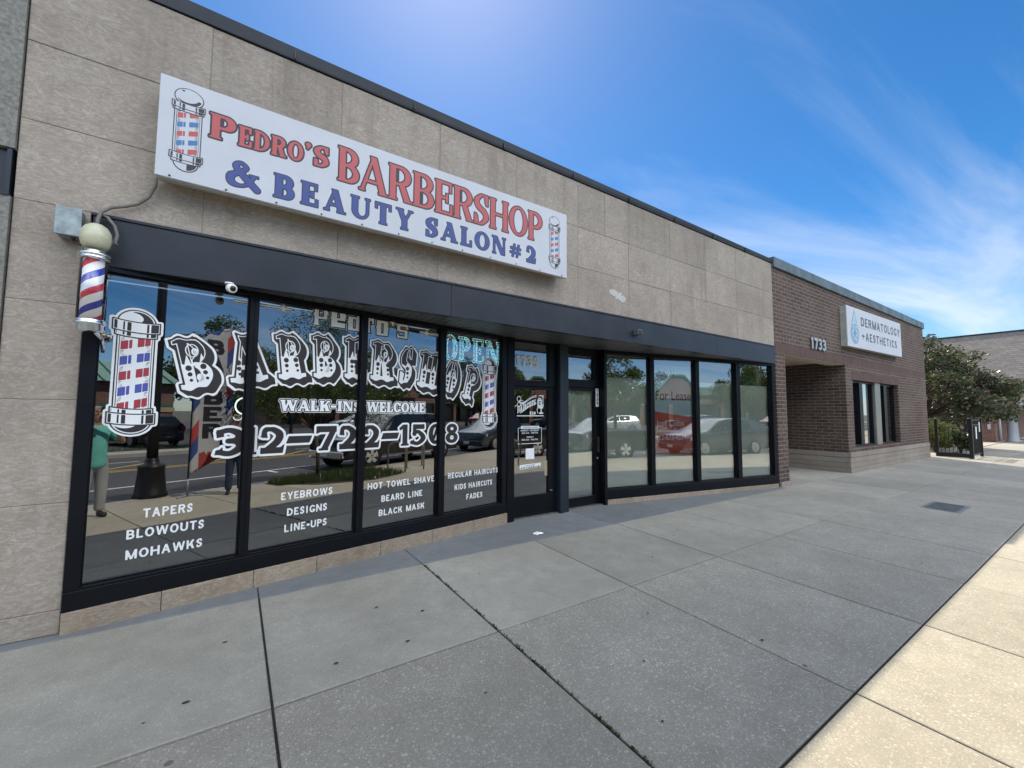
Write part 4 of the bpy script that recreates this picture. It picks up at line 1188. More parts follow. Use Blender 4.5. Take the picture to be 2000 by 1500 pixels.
# ------------------------------------------------------------------ lettering on the doors
def onD1(u, z, l): return FD1(u, GN + .0015 + l, z)
G = Grid(3.54, 4.06, 2.24, 2.52, .0045)
dn = line_sdf(G, '1739', 3.585, 4.015, 2.305, 2.470, .26, .16, .0, .0, gap=.12) * 1.0
dn = un(dn, line_sdf(G, '1739', 3.585, 4.015, 2.305, 2.470, .26, .16, .035, .05, gap=.12))
sh2 = dn
for k in range(1, 5): 
    sh2 = un(sh2, np.roll(np.roll(dn, k, 0) * 1, -k, 1))
ink('house_number', [(sh2, G, 1, 0), (dn - .002, G, 0, .001)], [M['cream'], M['grey']], onD1, T1)
G = Grid(3.48, 4.19, 1.50, 1.90, .0036)
X, Y = G.X, G.Y
ban = lambda y: Y - (y + .20 * (1 / (1 + np.exp(-(X - 3.77) * 13))) )
flow1 = inter(np.abs(ban(1.655)) - .006, sbox(X, Y, 3.60, 3.97, 1.4, 2)); flow2 = inter(np.abs(ban(1.675) - .0) - .004, sbox(X, Y, 3.66, 3.97, 1.4, 2)); flow3 = inter(np.abs(ban(1.545)) - .006, sbox(X, Y, 3.66, 3.97, 1.4, 2)); flow4 = inter(np.abs(ban(1.565)) - .003, sbox(X, Y, 3.70, 3.97, 1.4, 2))
base = sbox(X, Y, 3.60, 4.115, 1.532, 1.546)
sc1 = cut(sell(X, Y, 3.635, 1.80, .040, .045), sell(X, Y, 3.635, 1.80, .028, .033)); sc2 = cut(sell(X, Y, 3.635, 1.715, .034, .036), sell(X, Y, 3.635, 1.715, .023, .025))
bl = un(sstroke(X, Y, [(3.645, 1.76), (3.70, 1.735), (3.78, 1.765), (3.85, 1.80)], [.01, .022, .014, .004]), sstroke(X, Y, [(3.60, 1.70), (3.57, 1.69), (3.54, 1.655)], [.010, .012, .004]), sstroke(X, Y, [(3.64, 1.75), (3.66, 1.78), (3.72, 1.765)], [.008, .012, .006]))
Gx = (X - 3.60)
hc = line_sdf(G, 'HAIRCUTS', 3.605, 3.955, 1.575, 1.665, .26, .20, .05, .08, gap=.08, slope=.40)
pr = line_sdf(G, '$30', 3.84, 3.955, 1.556, 1.606, .26, .22, gap=.12)
chair = un(sell(X, Y, 4.035, 1.80, .028, .024), sbox(X, Y, 4.0, 4.07, 1.70, 1.79) - .01, sbox(X, Y, 4.015, 4.10, 1.662, 1.685) - .006, sbox(X, Y, 4.055, 4.075, 1.585, 1.67), sell(X, Y, 4.065, 1.582, .045, .014), sbox(X, Y, 4.085, 4.115, 1.69, 1.86) * 1, sbox(X, Y, 4.02, 4.115, 1.85, 1.865), sstroke(X, Y, [(4.0, 1.69), (3.985, 1.63), (4.0, 1.58)], .010))
chair = cut(chair, un(sbox(X, Y, 4.012, 4.058, 1.715, 1.735), sbox(X, Y, 4.012, 4.058, 1.75, 1.77), sell(X, Y, 4.035, 1.80, .010, .008), sbox(X, Y, 4.092, 4.108, 1.72, 1.83)))
ink('window_lettering', [(un(flow1, flow2, flow3, flow4, base, sc1, sc2, bl, hc, pr, chair), G, 0, 0)], [M['white']], onD1, D1)
mbk = MB()
G = Grid(3.60, 4.10, 1.09, 1.40, .0042)
X, Y = G.X, G.Y
bxs = sbox(X, Y, 3.633, 4.065, 1.118, 1.345) - .012
frm = un(cut(bxs, bxs + .008), sbox(X, Y, 3.68, 4.02, 1.345, 1.375) - .006)
ink('', [(frm, G, 0, 0)], None, onD1, None, 400, mbk)
for txt, a, b, z, s_, mi in [('BUSINESS HOURS', 3.705, 3.995, 1.350, .020, 1), ('MONDAY - SATURDAY', 3.672, 4.025, 1.300, .026, 0), ('8:30 A.M. - 7:00 P.M.', 3.69, 4.005, 1.262, .026, 0), ('SUNDAY', 3.785, 3.915, 1.198, .026, 0), ('8:30 A.M. - 4:00 P.M.', 3.69, 4.005, 1.158, .026, 0)]:
    bfont(txt, a, b, z, onD1, mbk, mi, .001, s_, .012)
mbk.build('window_lettering', [M['white'], M['ink']], D1)
mbk = MB()
mbk.box(3.765, 3.93, .028, .0292, .87, 1.035, 0, lambda u, n, z: FD1(u, n - .057 + .0005, z))
mbk.build('sticker', M['paperwhite'], D1)
mbk = MB()
q = [(3.655, .722), (4.055, .745), (4.055, .803), (3.655, .790)]
mbk.prism([(a, b) for a, b in q], lambda x, y, l: onD1(x, y, l), 0, .001, 0)
bfont('WE ACCEPT', 3.76, 3.95, .765, lambda x, y, l: onD1(x, y + (x - 3.85) * .05, l), mbk, 1, .0016, .020, .012)
for k in range(8):
    x = 3.675 + k * .046
    mbk.prism([(x, .732 + k * .0018), (x + .032, .733 + k * .0018), (x + .032, .750 + k * .0018), (x, .749 + k * .0018)], lambda x, y, l: onD1(x, y, l), .0014, .0018, (2, 1, 3, 2, 1, 2, 3, 1)[k])
mbk.build('sticker', [M['paperwhite'], M['ink'], M['navy'], M['grey']], D1)
mbk = MB()
G = Grid(4.10, 4.21, .55, .86, .005)
ink('', [(sbox(G.X, G.Y, 4.165, 4.30, .62, .80) - .03, G, 0, 0)], None, lambda u, z, l: FD1(min(u, 4.191), GN + .001 + l, z), None, 400, mbk)
mbk.build('pull_pad', M['tan'], D1)
# number plate 1737 beside the second door, figures one above the other
mbk = MB()
FP = lambda u, z, l: (u, 5.27 - .001 - l, z)
mbk.prism([(5.315, 1.70), (5.385, 1.70), (5.385, 2.02), (5.315, 2.02)], FP, 0, .004, 0)
for ch, z in zip('1737', (1.945, 1.870, 1.795, 1.720)):
    G = Grid(5.31, 5.39, z - .01, z + .07, .0026)
    ink('', [(line_sdf(G, ch, 5.330 if ch != '1' else 5.338, 5.370 if ch != '1' else 5.362, z, z + .058, .26, .17), G, 1, .0048)], None, FP, None, 400, mbk)
mbk.build('house_number', [M['paperwhite'], M['ink']], D2)

# ------------------------------------------------------------------ shop sign
SG = thing('shop_sign', 'long white box sign with red and blue lettering and two drawn barber poles', 'sign', (-.59, 4.15, 3.41))
mb = MB()
mb.hexa([(-.585, 4.19, 3.425), (3.655, 4.19, 3.405), (3.655, 4.31, 3.44), (-.585, 4.31, 3.46), (-.585, 4.19, 4.262), (3.655, 4.19, 4.275), (3.655, 4.31, 4.275), (-.585, 4.31, 4.262)])
mb.box(-.3, -.2, 4.30, 4.346, 3.6, 4.1); mb.box(3.2, 3.3, 4.30, 4.346, 3.6, 4.1); mb.box(1.5, 1.6, 4.30, 4.346, 3.6, 4.1)
mb.box(1.62, 1.69, 4.27, 4.345, 4.25, 4.33)
mb.build('sign_box', M['signside'], SG)
mb = MB()
mb.hexa([(-.592, 4.150, 3.435), (3.662, 4.150, 3.402), (3.662, 4.189, 3.402), (-.592, 4.189, 3.435), (-.592, 4.150, 4.268), (3.662, 4.150, 4.282), (3.662, 4.189, 4.282), (-.592, 4.189, 4.268)])
mb.build('sign_face', M['signwhite'], SG, bevel=.004)
mb = MB()
for k in range(12):
    x = -.5 + k * .37
    mb.lathe([(.009, 0), (.007, .004)], (x, 4.149, 3.452 - .0075 * (x + .5)), 8, 0, Matrix(((1, 0, 0), (0, 0, -1), (0, 1, 0))))
mb.build('screw', M['ink'], SG)
onS = lambda x, z, l: (x, 4.1495 - l, z)
G = Grid(-.33, 3.33, 3.74, 4.24, .0052)
d1 = line_sdf(G, 'P', -.262, -.085, 3.868, 4.078, .22, .095, .055, .062)
d2 = line_sdf(G, 'EDRO', -.06, .435, 3.870, 4.045, .225, .10, .05, .07, gap=.13, slope=.035)
d3 = line_sdf(G, "'S", .455, .655, 3.895, 4.095, .215, .10, .04, .07, gap=.12, slope=.03)
d4 = line_sdf(G, 'B', .742, .935, 3.825, 4.165, .205, .075, .045, .045)
d5 = line_sdf(G, 'ARBERSHOP', .945, 3.235, 3.795, 4.165, .185, .07, .045, .042, gap=.055)
d = un(d1, d2, d3, d4, d5)
ink('lettering', [(d - .0145, G, 0, 0), (d - .001, G, 1, .001)], [M['ink'], M['red']], onS, SG)
G = Grid(-.18, 3.20, 3.44, 3.79, .005)
for d in (un(line_sdf(G, '&', -.122, .095, 3.505, 3.728, .22, .10, .06, .07), line_sdf(G, 'BEAUTY', .215, 1.495, 3.497, 3.715, .235, .105, .06, .07, gap=.26)),
       un(line_sdf(G, 'SALON', 1.645, 2.675, 3.495, 3.708, .235, .105, .06, .07, gap=.20), line_sdf(G, '#', 2.735, 2.905, 3.512, 3.672, .2, .13), line_sdf(G, '2', 2.985, 3.125, 3.490, 3.700, .24, .13, .05, .07))):
    ink('lettering', [(d - .009, G, 0, 0), (d - .001, G, 1, .001)], [M['ink'], M['navy']], onS, SG)
kit = [M['signwhite'], M['ink'], M['red'], M['skyblue'], M['grey']]
pole_graphic('emblem', onS, -.515, -.295, 3.505, 4.215, SG, True, kit, .0048, False)
pole_graphic('emblem', onS, 3.345, 3.545, 3.485, 4.205, SG, True, kit, .0048, False)

# ------------------------------------------------------------------ real barber pole, its box and cables
PX, PY = -.882, 4.125
BP = thing('barber_pole', 'lit barber pole with red white and blue stripes and a cream globe on top', 'barber pole', (PX, PY, 2.17))
c0 = (PX, PY, 0)
mb = MB(); mb.lathe([(.045, 2.752), (.062, 2.758), (.078, 2.785), (.086, 2.825), (.0865, 2.845), (.080, 2.885), (.062, 2.918), (.035, 2.938), (.004, 2.944)], c0, 32); mb.build('globe', M['globe'], BP)
mb = MB(); mb.lathe([(.060, 2.672), (.084, 2.676), (.088, 2.684), (.084, 2.692), (.078, 2.694), (.089, 2.700), (.092, 2.708), (.089, 2.716), (.066, 2.722), (.062, 2.728), (.060, 2.752)], c0, 36); mb.build('collar', M['chrome'], BP)
mb = MB(); mb.lathe([(.030, 2.148), (.066, 2.152), (.074, 2.160), (.074, 2.198), (.084, 2.204), (.088, 2.212), (.084, 2.220), (.078, 2.222), (.082, 2.230), (.078, 2.238), (.062, 2.242)], c0, 36); mb.build('base_cap', M['chrome'], BP)
t = NT('pole_stripes')
sp = t.n('ShaderNodeSeparateXYZ'); tcn = t.n('ShaderNodeTexCoord'); t.set(sp.inputs[0], tcn.outputs['Object'])
an = t.math('DIVIDE', t.math('ARCTAN2', sp.outputs[1], sp.outputs[0]), 2 * math.pi)
hh = t.math('FRACT', t.math('ADD', t.math('MULTIPLY', sp.outputs[2], 4.3), t.math('MULTIPLY', an, -1.0)))
colr = t.ramp(hh, [(0.0, (.86, .86, .88)), (.27, (.62, .03, .05)), (.5, (.86, .86, .88)), (.77, (.03, .04, .38))])
[n for n in t.nt.nodes if n.type == 'VALTORGB'][-1].color_ramp.interpolation = 'CONSTANT'
stripe_m = t.pbr(colr, .4)
pb = [n for n in t.nt.nodes if n.type == 'BSDF_PRINCIPLED'][0]
t.set(pb.inputs['Emission Color'], colr); pb.inputs['Emission Strength'].default_value = .16   # the pole is lit from inside
mb = MB(); mb.lathe([(.0575, 2.235), (.0575, 2.68)], c0, 36); mb.build('striped_cylinder', stripe_m, BP)
mb = MB(); mb.lathe([(.0745, 2.225), (.0745, 2.69)], c0, 36); mb.build('glass_tube', M['tube'], BP)
mb = MB()
mb.box(PX - .03, PX + .03, PY + .06, 4.346, 2.685, 2.712); mb.build('bracket', M['chrome'], BP)
mb = MB(); mb.box(PX - .03, PX + .03, PY + .05, 4.318, 2.17, 2.20); mb.build('bracket', M['chrome'], BP)
mb = MB(); mb.box(PX + .055, PX + .085, PY + .06, 4.34, 2.14, 2.165); mb.tube([(PX + .02, PY + .02, 2.165), (PX + .05, PY + .10, 2.12), (PX + .04, 4.31, 2.05)], .012, 8); mb.build('brace', M['chrome'], BP)
JB = thing('junction_box', 'grey galvanised electrical box on the stone wall behind the barber pole', 'electrical box', (-1.05, 4.34, 2.86))
mb = MB(); mb.box(-1.118, -.99, 4.235, 4.343, 2.862, 3.06); mb.build('box_body', M['galv'], JB, bevel=.004)
mb = MB(); mb.box(-1.123, -.985, 4.226, 4.234, 2.858, 3.064); mb.build('cover_plate', M['galv'], JB, bevel=.003)
mb = MB(); mb.tube([(-1.04, 4.29, 2.865), (-1.03, 4.29, 2.835), (-1.0, 4.27, 2.82), (-.93, 4.22, 2.80)], .012, 8); mb.build('cable_gland', plain('rusty_steel', (.13, .07, .045), .8, .3, var=.3), JB)
o = MB().tube([(-.60, 4.30, 3.47), (-.60, 4.30, 3.40), (-.64, 4.315, 3.30), (-.70, 4.32, 3.23), (-.78, 4.315, 3.185), (-.85, 4.30, 3.150), (-.895, 4.27, 3.09), (-.905, 4.24, 3.01), (-.90, 4.22, 2.95)], .0125, 10).build('power_cable', M['conduit'])
tag(o, 'grey flexible cable curving from the long box sign down to the cream globe', 'cable')
o = MB().tube([(-.93, 4.30, 3.03), (-.90, 4.29, 3.075), (-.86, 4.28, 3.06), (-.815, 4.27, 3.0), (-.795, 4.26, 2.93), (-.805, 4.25, 2.86), (-.79, 4.26, 2.85)], .0115, 10).build('power_cable', M['conduit'])
tag(o, 'short grey cable looped behind the globe over the dark header', 'cable')

# ------------------------------------------------------------------ camera under the header, wall lamp, signs in the windows
CMT = thing('security_camera', 'small white round security camera hanging under the header beam', 'camera', (-.06, 4.28, 2.70))
mb = MB(); mb.lathe([(.035, 0), (.035, .012)], (-.075, 4.30, 2.687), 16); mb.tube([(-.075, 4.30, 2.69), (-.07, 4.29, 2.665)], .012, 8); mb.build('mount', M['white'], CMT)
ax = Matrix(((.93, .2, .3), (-.3, .1, -.85), (-.2, .97, -.4)))
vz = Vector((.45, -.85, -.25)).normalized(); vx = vz.cross(Vector((0, 0, 1))).normalized(); vy = vz.cross(vx)
AXC = Matrix((vx, vy, vz)).transposed()
mb = MB(); mb.lathe([(.004, -.035), (.024, -.033), (.036, -.015), (.038, .005), (.038, .028), (.034, .033), (.026, .034)], (-.062, 4.275, 2.648), 24, 0, AXC); mb.build('camera_body', M['cream'], CMT)
mb = MB(); mb.lathe([(.025, .034), (.018, .040), (.004, .044)], (-.062, 4.275, 2.648), 20, 0, AXC); mb.build('lens', plain('lens_glass', (.01, .01, .012), .1), CMT)
WL = thing('wall_light', 'small square dark lamp fixed to the header beam above the vacant storefront', 'wall lamp', (5.26, 4.33, 2.86))
mb = MB(); mb.box(5.215, 5.315, 4.235, 4.337, 2.832, 2.905); mb.build('lamp_housing', plain('lamp_grey', (.13, .14, .155), .5, .2), WL, bevel=.004)
mb = MB(); mb.box(5.235, 5.295, 4.225, 4.234, 2.845, 2.892); mb.build('lens', M['ink'], WL)
# OPEN sign made of rows of light dots behind the glass of the last pane
OS = thing('open_sign', 'dotted light sign reading OPEN hanging inside the last barbershop pane', 'sign', frameL(3.75, -.07, 2.25))
G = Grid(3.22, 4.27, 2.24, 2.66, .0060)
d = np.full(G.X.shape, 9.0)
for ch, a, b in [('O', 3.235, 3.475), ('P', 3.485, 3.695), ('E', 3.725, 3.935), ('N', 3.965, 4.235)]:
    H = .345
    d = np.minimum(d, H * glyph(ch, (G.X - a) / H, (G.Y - 2.268) / H, (b - a) / H, .22, .11, .05, .12))
mb = MB()
pts = []
for lev in (.006, .024, .042):
    # points along each iso line, evenly thinned
    s = -d - lev
    zc = np.argwhere((s[:, :-1] * s[:, 1:] < 0) | (np.abs(s[:, :-1]) < .002))
    for j, i in zc:
        p = (G.x0 + (i + .5) * G.h, G.y0 + j * G.h)
        pts.append(p)
    zc = np.argwhere(s[:-1, :] * s[1:, :] < 0)
    for j, i in zc: pts.append((G.x0 + i * G.h, G.y0 + (j + .5) * G.h))
keep = {}
for p in pts:
    k = (int(p[0] / .0135), int(p[1] / .0135))
    if k not in keep: keep[k] = p
for p in keep.values():
    n = 6
    q_ = (.171 + (p[0] - .171) * 1.0135, 1.6 + (p[1] - 1.6) * 1.0135)
    mb.add([frameL(q_[0] + .0050 * math.cos(6.283 * k / n), -.060, q_[1] + .0050 * math.sin(6.283 * k / n)) for k in range(n)], [tuple(range(n))])
mb.build('light_dots', emit('led_cyan', (.50, .95, .95), 2.2), OS)
mb = MB(); mb.box(3.24, 4.24, -.075, -.066, 2.63, 2.638, 0, frameL); mb.box(3.24, 4.24, -.075, -.066, 2.25, 2.256, 0, frameL); mb.build('backing_bar', M['iron'], OS)
# LED ring and strip light inside the barbershop
RL = thing('ring_light', 'glowing white ring lamp behind the first mullion of the barbershop window', 'lamp', frameL(1.10, -.35, 1.6))
mb = MB(); ce = Vector(frameL(1.125, -.30, 1.64)); tl = Vector((math.cos(AL), math.sin(AL), 0))
mb.tube([ce + tl * .075 * math.cos(a) + Vector((0, 0, .08 * math.sin(a))) for a in [6.2832 * k / 28 for k in range(29)]], .0075, 6, 0, False); mb.build('ring', emit('ring_white', (1, 1, 1), 2.5), RL)
mb = MB(); mb.tube([ce + tl * (-.05) + tl * .035 * math.cos(a) + Vector((0, 0, -.11 + .028 * math.sin(a))) for a in [3.0 + 3.4 * k / 12 for k in range(13)]], .006, 6); mb.tube([ce + Vector((0, .03, -.07)), ce + Vector((0, .04, -1.55))], .008, 6); mb.build('stand', emit('ring_white_dim', (1, 1, 1), 1.4), RL)
o = MB().tube([frameL(.10, -.12, 2.625), frameL(1.08, -.12, 2.645), frameL(2.18, -.12, 2.65), frameL(3.1, -.12, 2.655)], .006, 6).build('strip_light', emit('strip_white', (.75, .85, 1), .55))
tag(o, 'thin pale strip light running inside the top of the barbershop window', 'lamp')
# lease poster taped inside the second pane of the vacant unit
PO = thing('lease_poster', 'pale blue and dark red poster about a lease inside the vacant storefront', 'poster', frameR(1.6, -.05, .8))
PF = lambda u, z, l: frameR(-4.48 + (u + 4.48) * 1.0139, -.085 + l, 1.6 + (z - 1.6) * 1.0139)
mb = MB()
mb.prism([(1.095, .83), (2.135, .80), (2.135, 2.50), (1.095, 2.505)], PF, -.003, 0, 0)
mb.build('sheet', [plain('poster_blue', (.70, .88, .96), .6, var=.05, scale=2)], PO)
mb = MB()
mb.prism([(1.095, .832), (2.134, .802), (2.134, 1.502), (1.095, 1.63)], PF, .0005, .0012, 0)
mb.build('red_panel', [plain('poster_red', (.80, .13, .08), .6, var=.08, scale=2)], PO)
mb = MB()
bfont('For Lease', 1.135, 2.03, 1.845, PF, mb, 0, .002, .185, .010)
bfont('SVN', 1.34, 1.60, 2.285, PF, mb, 1, .002, .15, -.008)
for k, (a, hgt) in enumerate(((1.155, .06), (1.20, .13), (1.245, .10), (1.285, .055))):
    mb.prism([(a, 2.29), (a + .018, 2.29), (a + .018, 2.29 + hgt + .02), (a, 2.29 + hgt)], PF, .001, .002, 1)
bfont('Jos\u00e9 Col\u00f3n', 1.14, 1.84, 1.345, PF, mb, 2, .002, .125, .014)
bfont('Jose.Colon@SVN.com', 1.13, 2.0, 1.235, PF, mb, 2, .002, .065, .012)
bfont('312-675-4334', 1.13, 1.88, 1.085, PF, mb, 2, .002, .105, .014)
bfont('svn.com', 1.80, 2.10, .872, PF, mb, 2, .002, .06, .0)
mb.build('lettering', [plain('poster_dark', (.07, .03, .05), .6), M['navy'], plain('poster_white', (.95, .95, .95), .6, var=.02)], PO)
# scrap of paper and the cover plate in the pavement
mb = MB(); r4 = random.Random(4); n = 14; vs = [(3.39, 4.42, gz(4.42) + .022)]
for rr_, zz_ in ((.03, .020), (.062, .006)):
    for k in range(n):
        a = 6.283 * k / n; q = rr_ * r4.uniform(.7, 1.25)
        vs.append((3.39 + q * 1.15 * math.cos(a), 4.42 + q * .8 * math.sin(a), gz(4.4) + zz_ * r4.uniform(.3, 1.5) + .004))
fs = [(0, 1 + k, 1 + (k + 1) % n) for k in range(n)] + [(1 + k, 1 + n + k, 1 + n + (k + 1) % n, 1 + (k + 1) % n) for k in range(n)]
mb.add(vs, fs)
o = mb.build('paper_scrap', M['paperwhite']); tag(o, 'crumpled white paper scrap on the pavement near the shop doors', 'litter')
UC = thing('utility_cover', 'rectangular dark metal utility cover set in the pavement', 'utility cover', (10.6, 1.95, gz(1.95)))
def Q(x, y, z): return (x, y, gz(y) + z)
mb = MB(); mb.hexa([Q(10.25, 1.70, -.02), Q(11.15, 1.70, -.02), Q(11.15, 2.2, -.02), Q(10.25, 2.2, -.02), Q(10.25, 1.70, .005), Q(11.15, 1.70, .005), Q(11.15, 2.2, .005), Q(10.25, 2.2, .005)]); mb.build('frame', plain('cover_frame', (.20, .205, .20), .7, .2, var=.2), UC)
mb = MB()
mb.hexa([Q(10.30, 1.745, .0), Q(11.10, 1.745, .0), Q(11.10, 2.155, .0), Q(10.30, 2.155, .0), Q(10.30, 1.745, .008), Q(11.10, 1.745, .008), Q(11.10, 2.155, .008), Q(10.30, 2.155, .008)])
for k in range(14):
    x = 10.33 + k * .057
    mb.hexa([Q(x, 1.77, .008), Q(x + .028, 1.77, .008), Q(x + .028, 2.13, .008), Q(x, 2.13, .008), Q(x, 1.77, .011), Q(x + .028, 1.77, .011), Q(x + .028, 2.13, .011), Q(x, 2.13, .011)])
mb.build('lid', plain('cast_iron', (.15, .155, .155), .6, .4, var=.25), UC)

# ------------------------------------------------------------------ neighbour on the left
NB = thing('granite_building', 'rough grey granite building edge with a dark band, next to the barber pole wall', 'building', (-2.5, 4.3, 0))
mb = MB()
mb.box(-7, -1.372, FY - .02, FY + .4, -.1, 3.10); mb.box(-7, -1.372, FY - .02, FY + .4, 3.45, 6.3); mb.box(-7, -6.5, FY - .02, 15, 3.10, 3.45)
mb.box(-7, -1.39, FY + .41, 15, -.1, 6.3)
mb.build('wall', M['granite'], NB)
mb = MB(); mb.box(-6.5, -1.41, FY + .02, FY + .06, 3.135, 3.44); mb.build('sign_band', plain('navy_panel', (.012, .016, .028), .35), NB)
mb = MB(); mb.box(-6.5, -1.378, FY - .03, FY + .02, 3.10, 3.128); mb.box(-1.408, -1.384, FY - .01, FY + .05, 3.13, 3.45); mb.build('trim', M['pier'], NB)

# ------------------------------------------------------------------ brown brick building to the right
BB = thing('brick_building', 'brown brick clinic building with a recessed entry and pale stone base', 'building', (9.94, FY, 0))
X0, X1 = 9.942, 22.05
mb = MB()
mb.box(X0, X1, FY, FY + .3, 3.19, 4.93)
mb.box(X0 + .015, 10.43, FY, FY + .35, .0, 2.97)
mb.box(14.0, 14.5, FY, FY + .35, .53, 2.97); mb.box(18.62, X1, FY, FY + .35, .53, 2.97); mb.box(14.5, 18.62, FY, FY + .35, 2.80, 2.97); mb.box(14.5, 18.62, FY, FY + .35, .53, .66)
mb.box(21.9, X1, FY, FY + .35, -.05, .53)
mb.box(14.0, 14.35, FY + .35, 7.0, .53, 3.05); mb.box(10.1, 10.42, FY + .35, 7.0, 0, 3.05); mb.box(10.42, 14.0, 7.0, 7.3, 0, 3.05)
mb.box(X1 - .35, X1, FY + .35, 18, -.05, 4.93); mb.box(X0, X1, 17.9, 18.2, -.05, 4.93)
mb.build('brick_wall', M['brick'], BB)
mb = MB()
mb.box(X0, X1 + .003, FY - .003, FY + .29, 2.972, 3.188); mb.box(14.42, 18.72, FY - .003, FY + .1, 2.572, 2.798)
mb.build('soldier_course', M['soldier'], BB)
mb = MB()
for k in range(10):
    x0 = X0 + k * (X1 - X0 + .03) / 10; x1 = X0 + (k + 1) * (X1 - X0 + .03) / 10
    mb.box(x0 + .002, x1 - .002, FY - .05, FY + .35, 4.90, 5.13)
mb.box(X1 - .3, X1 + .03, FY + .36, 18, 4.90, 5.13)
mb.build('coping', M['patina'], BB, bevel=.006)
mb = MB()
rb = random.Random(8)
for z0, z1, pr in ((.0, .13, .055), (.133, .27, .05), (.273, .41, .05), (.413, .545, .062)):
    x = 13.95
    while x < 21.85:
        x2 = min(x + rb.uniform(1.0, 1.9), 21.88)
        mb.box(x + .002, x2 - .002, FY - pr, FY + .06, z0, z1 - .003); x = x2
    y = FY - pr + .1
    mb.box(13.95 - (pr - .05), 14.0, FY + .062, 6.9, z0, z1 - .003)
mb.build('stone_base', M['limestone2'], BB, bevel=.005)
mb = MB(); mb.box(9.98, 10.46, FY - .03, FY + .4, -.05, .10); mb.build('stone_base', M['limestone2'], BB, bevel=.005)
mb = MB(); mb.box(10.43, 14.0, FY + .36, 6.99, 3.052, 3.10); mb.box(10.43, 14.0, FY + .02, FY + .355, 2.955, 2.971); mb.build('entry_ceiling', plain('entry_ceiling', (.52, .45, .36), .8), BB)
mb = MB(); mb.box(X0, X1 - .36, FY + .31, 17.9, 4.3, 4.6); mb.build('roof', M['asphalt'], BB)
mb = MB(); mb.box(14.36, 21.69, 4.9, 5.0, .0, 4.2); mb.build('interior_wall', M['dark_in'], BB)
mb = MB(); mb.box(11.4, 13.2, 6.94, 6.99, 0, 2.3); d_ = mb.build('door', M['frame'], BB)
mb = MB(); mb.box(11.5, 12.25, 6.93, 6.938, .2, 2.2); mb.box(12.35, 13.1, 6.93, 6.938, .2, 2.2); mb.build('pane', M['glass_f'], d_)
FB = lambda u, n, z: (u, 4.49 - n, z)
def bwin(x0, x1, mids):
    mb = MB()
    mb.box(x0, x1, -.06, .02, .662, .71, 0, FB); mb.box(x0, x1, -.06, .02, 2.52, 2.568, 0, FB)
    mb.box(x0, x0 + .06, -.06, .02, .71, 2.52, 0, FB); mb.box(x1 - .06, x1, -.06, .02, .71, 2.52, 0, FB)
    for m in mids: mb.box(m - .13, m + .13, -.06, .05, .71, 2.52, 0, FB)
    w_ = mb.build('window', M['frame'], BB)
    xs_ = [x0 + .06] + [m + s_ for m in mids for s_ in (-.13, .13)] + [x1 - .06]
    for a, b in zip(xs_[::2], xs_[1::2]): pane('pane', a - .003, b + .003, .707, 2.523, FB, M['glass_f'], w_)
bwin(14.52, 16.52, (15.45,)); bwin(17.02, 18.60, (17.62,))
mb = MB(); mb.box(16.53, 17.01, -.06, .085, .662, 2.568, 0, FB); mb.build('mullion', M['alu_d'], BB)
mb = MB()
G = Grid(11.70, 12.72, 3.15, 3.55, .010)
dd = line_sdf(G, '1733', 11.775, 12.64, 3.215, 3.495, .19, .16, gap=.16)
L0 = [(dd - .004, G, 0, 0)]
ink('', [(dd - .004, G, 0, 0)], None, lambda x, y, l: (x, FY - .045, y), None, 400, mb)
ink('', [(dd - .003, G, 1, 0)], None, lambda x, y, l: (x + .02, FY - .006, y - .01), None, 400, mb)  # dark offset copy on the wall: the figures' shadow put in as colour
mb.build('house_number', [plain('number_grey', (.42, .45, .46), .5, .3), M['ink']], BB)

CS = thing('clinic_sign', 'white rectangular sign with a blue drop emblem on the brown brick wall', 'sign', (13.8, 4.2, 3.45))
def tilt(x, z): return z + (x - 16.1) * .014
mb = MB()
mb.hexa([(13.78, 4.215, 3.455), (18.54, 4.215, 3.52), (18.54, 4.345, 3.52), (13.78, 4.345, 3.455), (13.78, 4.215, 4.57), (18.54, 4.215, 4.637), (18.54, 4.345, 4.637), (13.78, 4.345, 4.57)])
mb.build('sign_box', plain('sign_edge_grey', (.40, .42, .36), .6, var=.2), CS)
mb = MB()
mb.hexa([(13.775, 4.19, 3.45), (18.545, 4.19, 3.515), (18.545, 4.214, 3.515), (13.775, 4.214, 3.45), (13.775, 4.19, 4.575), (18.545, 4.19, 4.642), (18.545, 4.214, 4.642), (13.775, 4.214, 4.575)])
mb.build('sign_face', M['signwhite'], CS)
onC = lambda x, z, l: (x, 4.1895 - l, tilt(x, z))
G = Grid(14.75, 18.50, 3.66, 4.45, .012)
slate = plain('slate_ink', (.07, .08, .105), .5)
for d in (line_sdf(G, 'DERMATOLOGY', 14.84, 18.42, 4.135, 4.395, .24, .185, gap=.20), line_sdf(G, '+AESTHETICS', 14.86, 18.05, 3.725, 3.975, .24, .185, gap=.22)):
    ink('lettering', [(d, G, 0, 0)], [slate], onC, CS)
G = Grid(13.95, 14.72, 3.52, 4.56, .011)
X, Y = G.X, G.Y
drop = un(sell(X, Y, 14.335, 3.87, .30, .28), spoly(X, Y, [(14.040, 3.92), (14.63, 3.92), (14.50, 4.22), (14.335, 4.53), (14.17, 4.22)]))
web = np.minimum.reduce([np.abs(sell(X, Y, 14.335 + .13 * math.cos(a), 3.88 + .13 * math.sin(a), .13, .13)) for a in [k * 1.0472 for k in range(6)]]) - .010
ink('emblem', [(drop - .012, G, 1, 0), (drop + .018, G, 0, .0015), (inter(inter(web, drop + .03), Y - 4.15), G, 1, .003)], [plain('drop_pale', (.42, .58, .70), .5), plain('drop_blue', (.13, .27, .42), .5)], onC, CS)

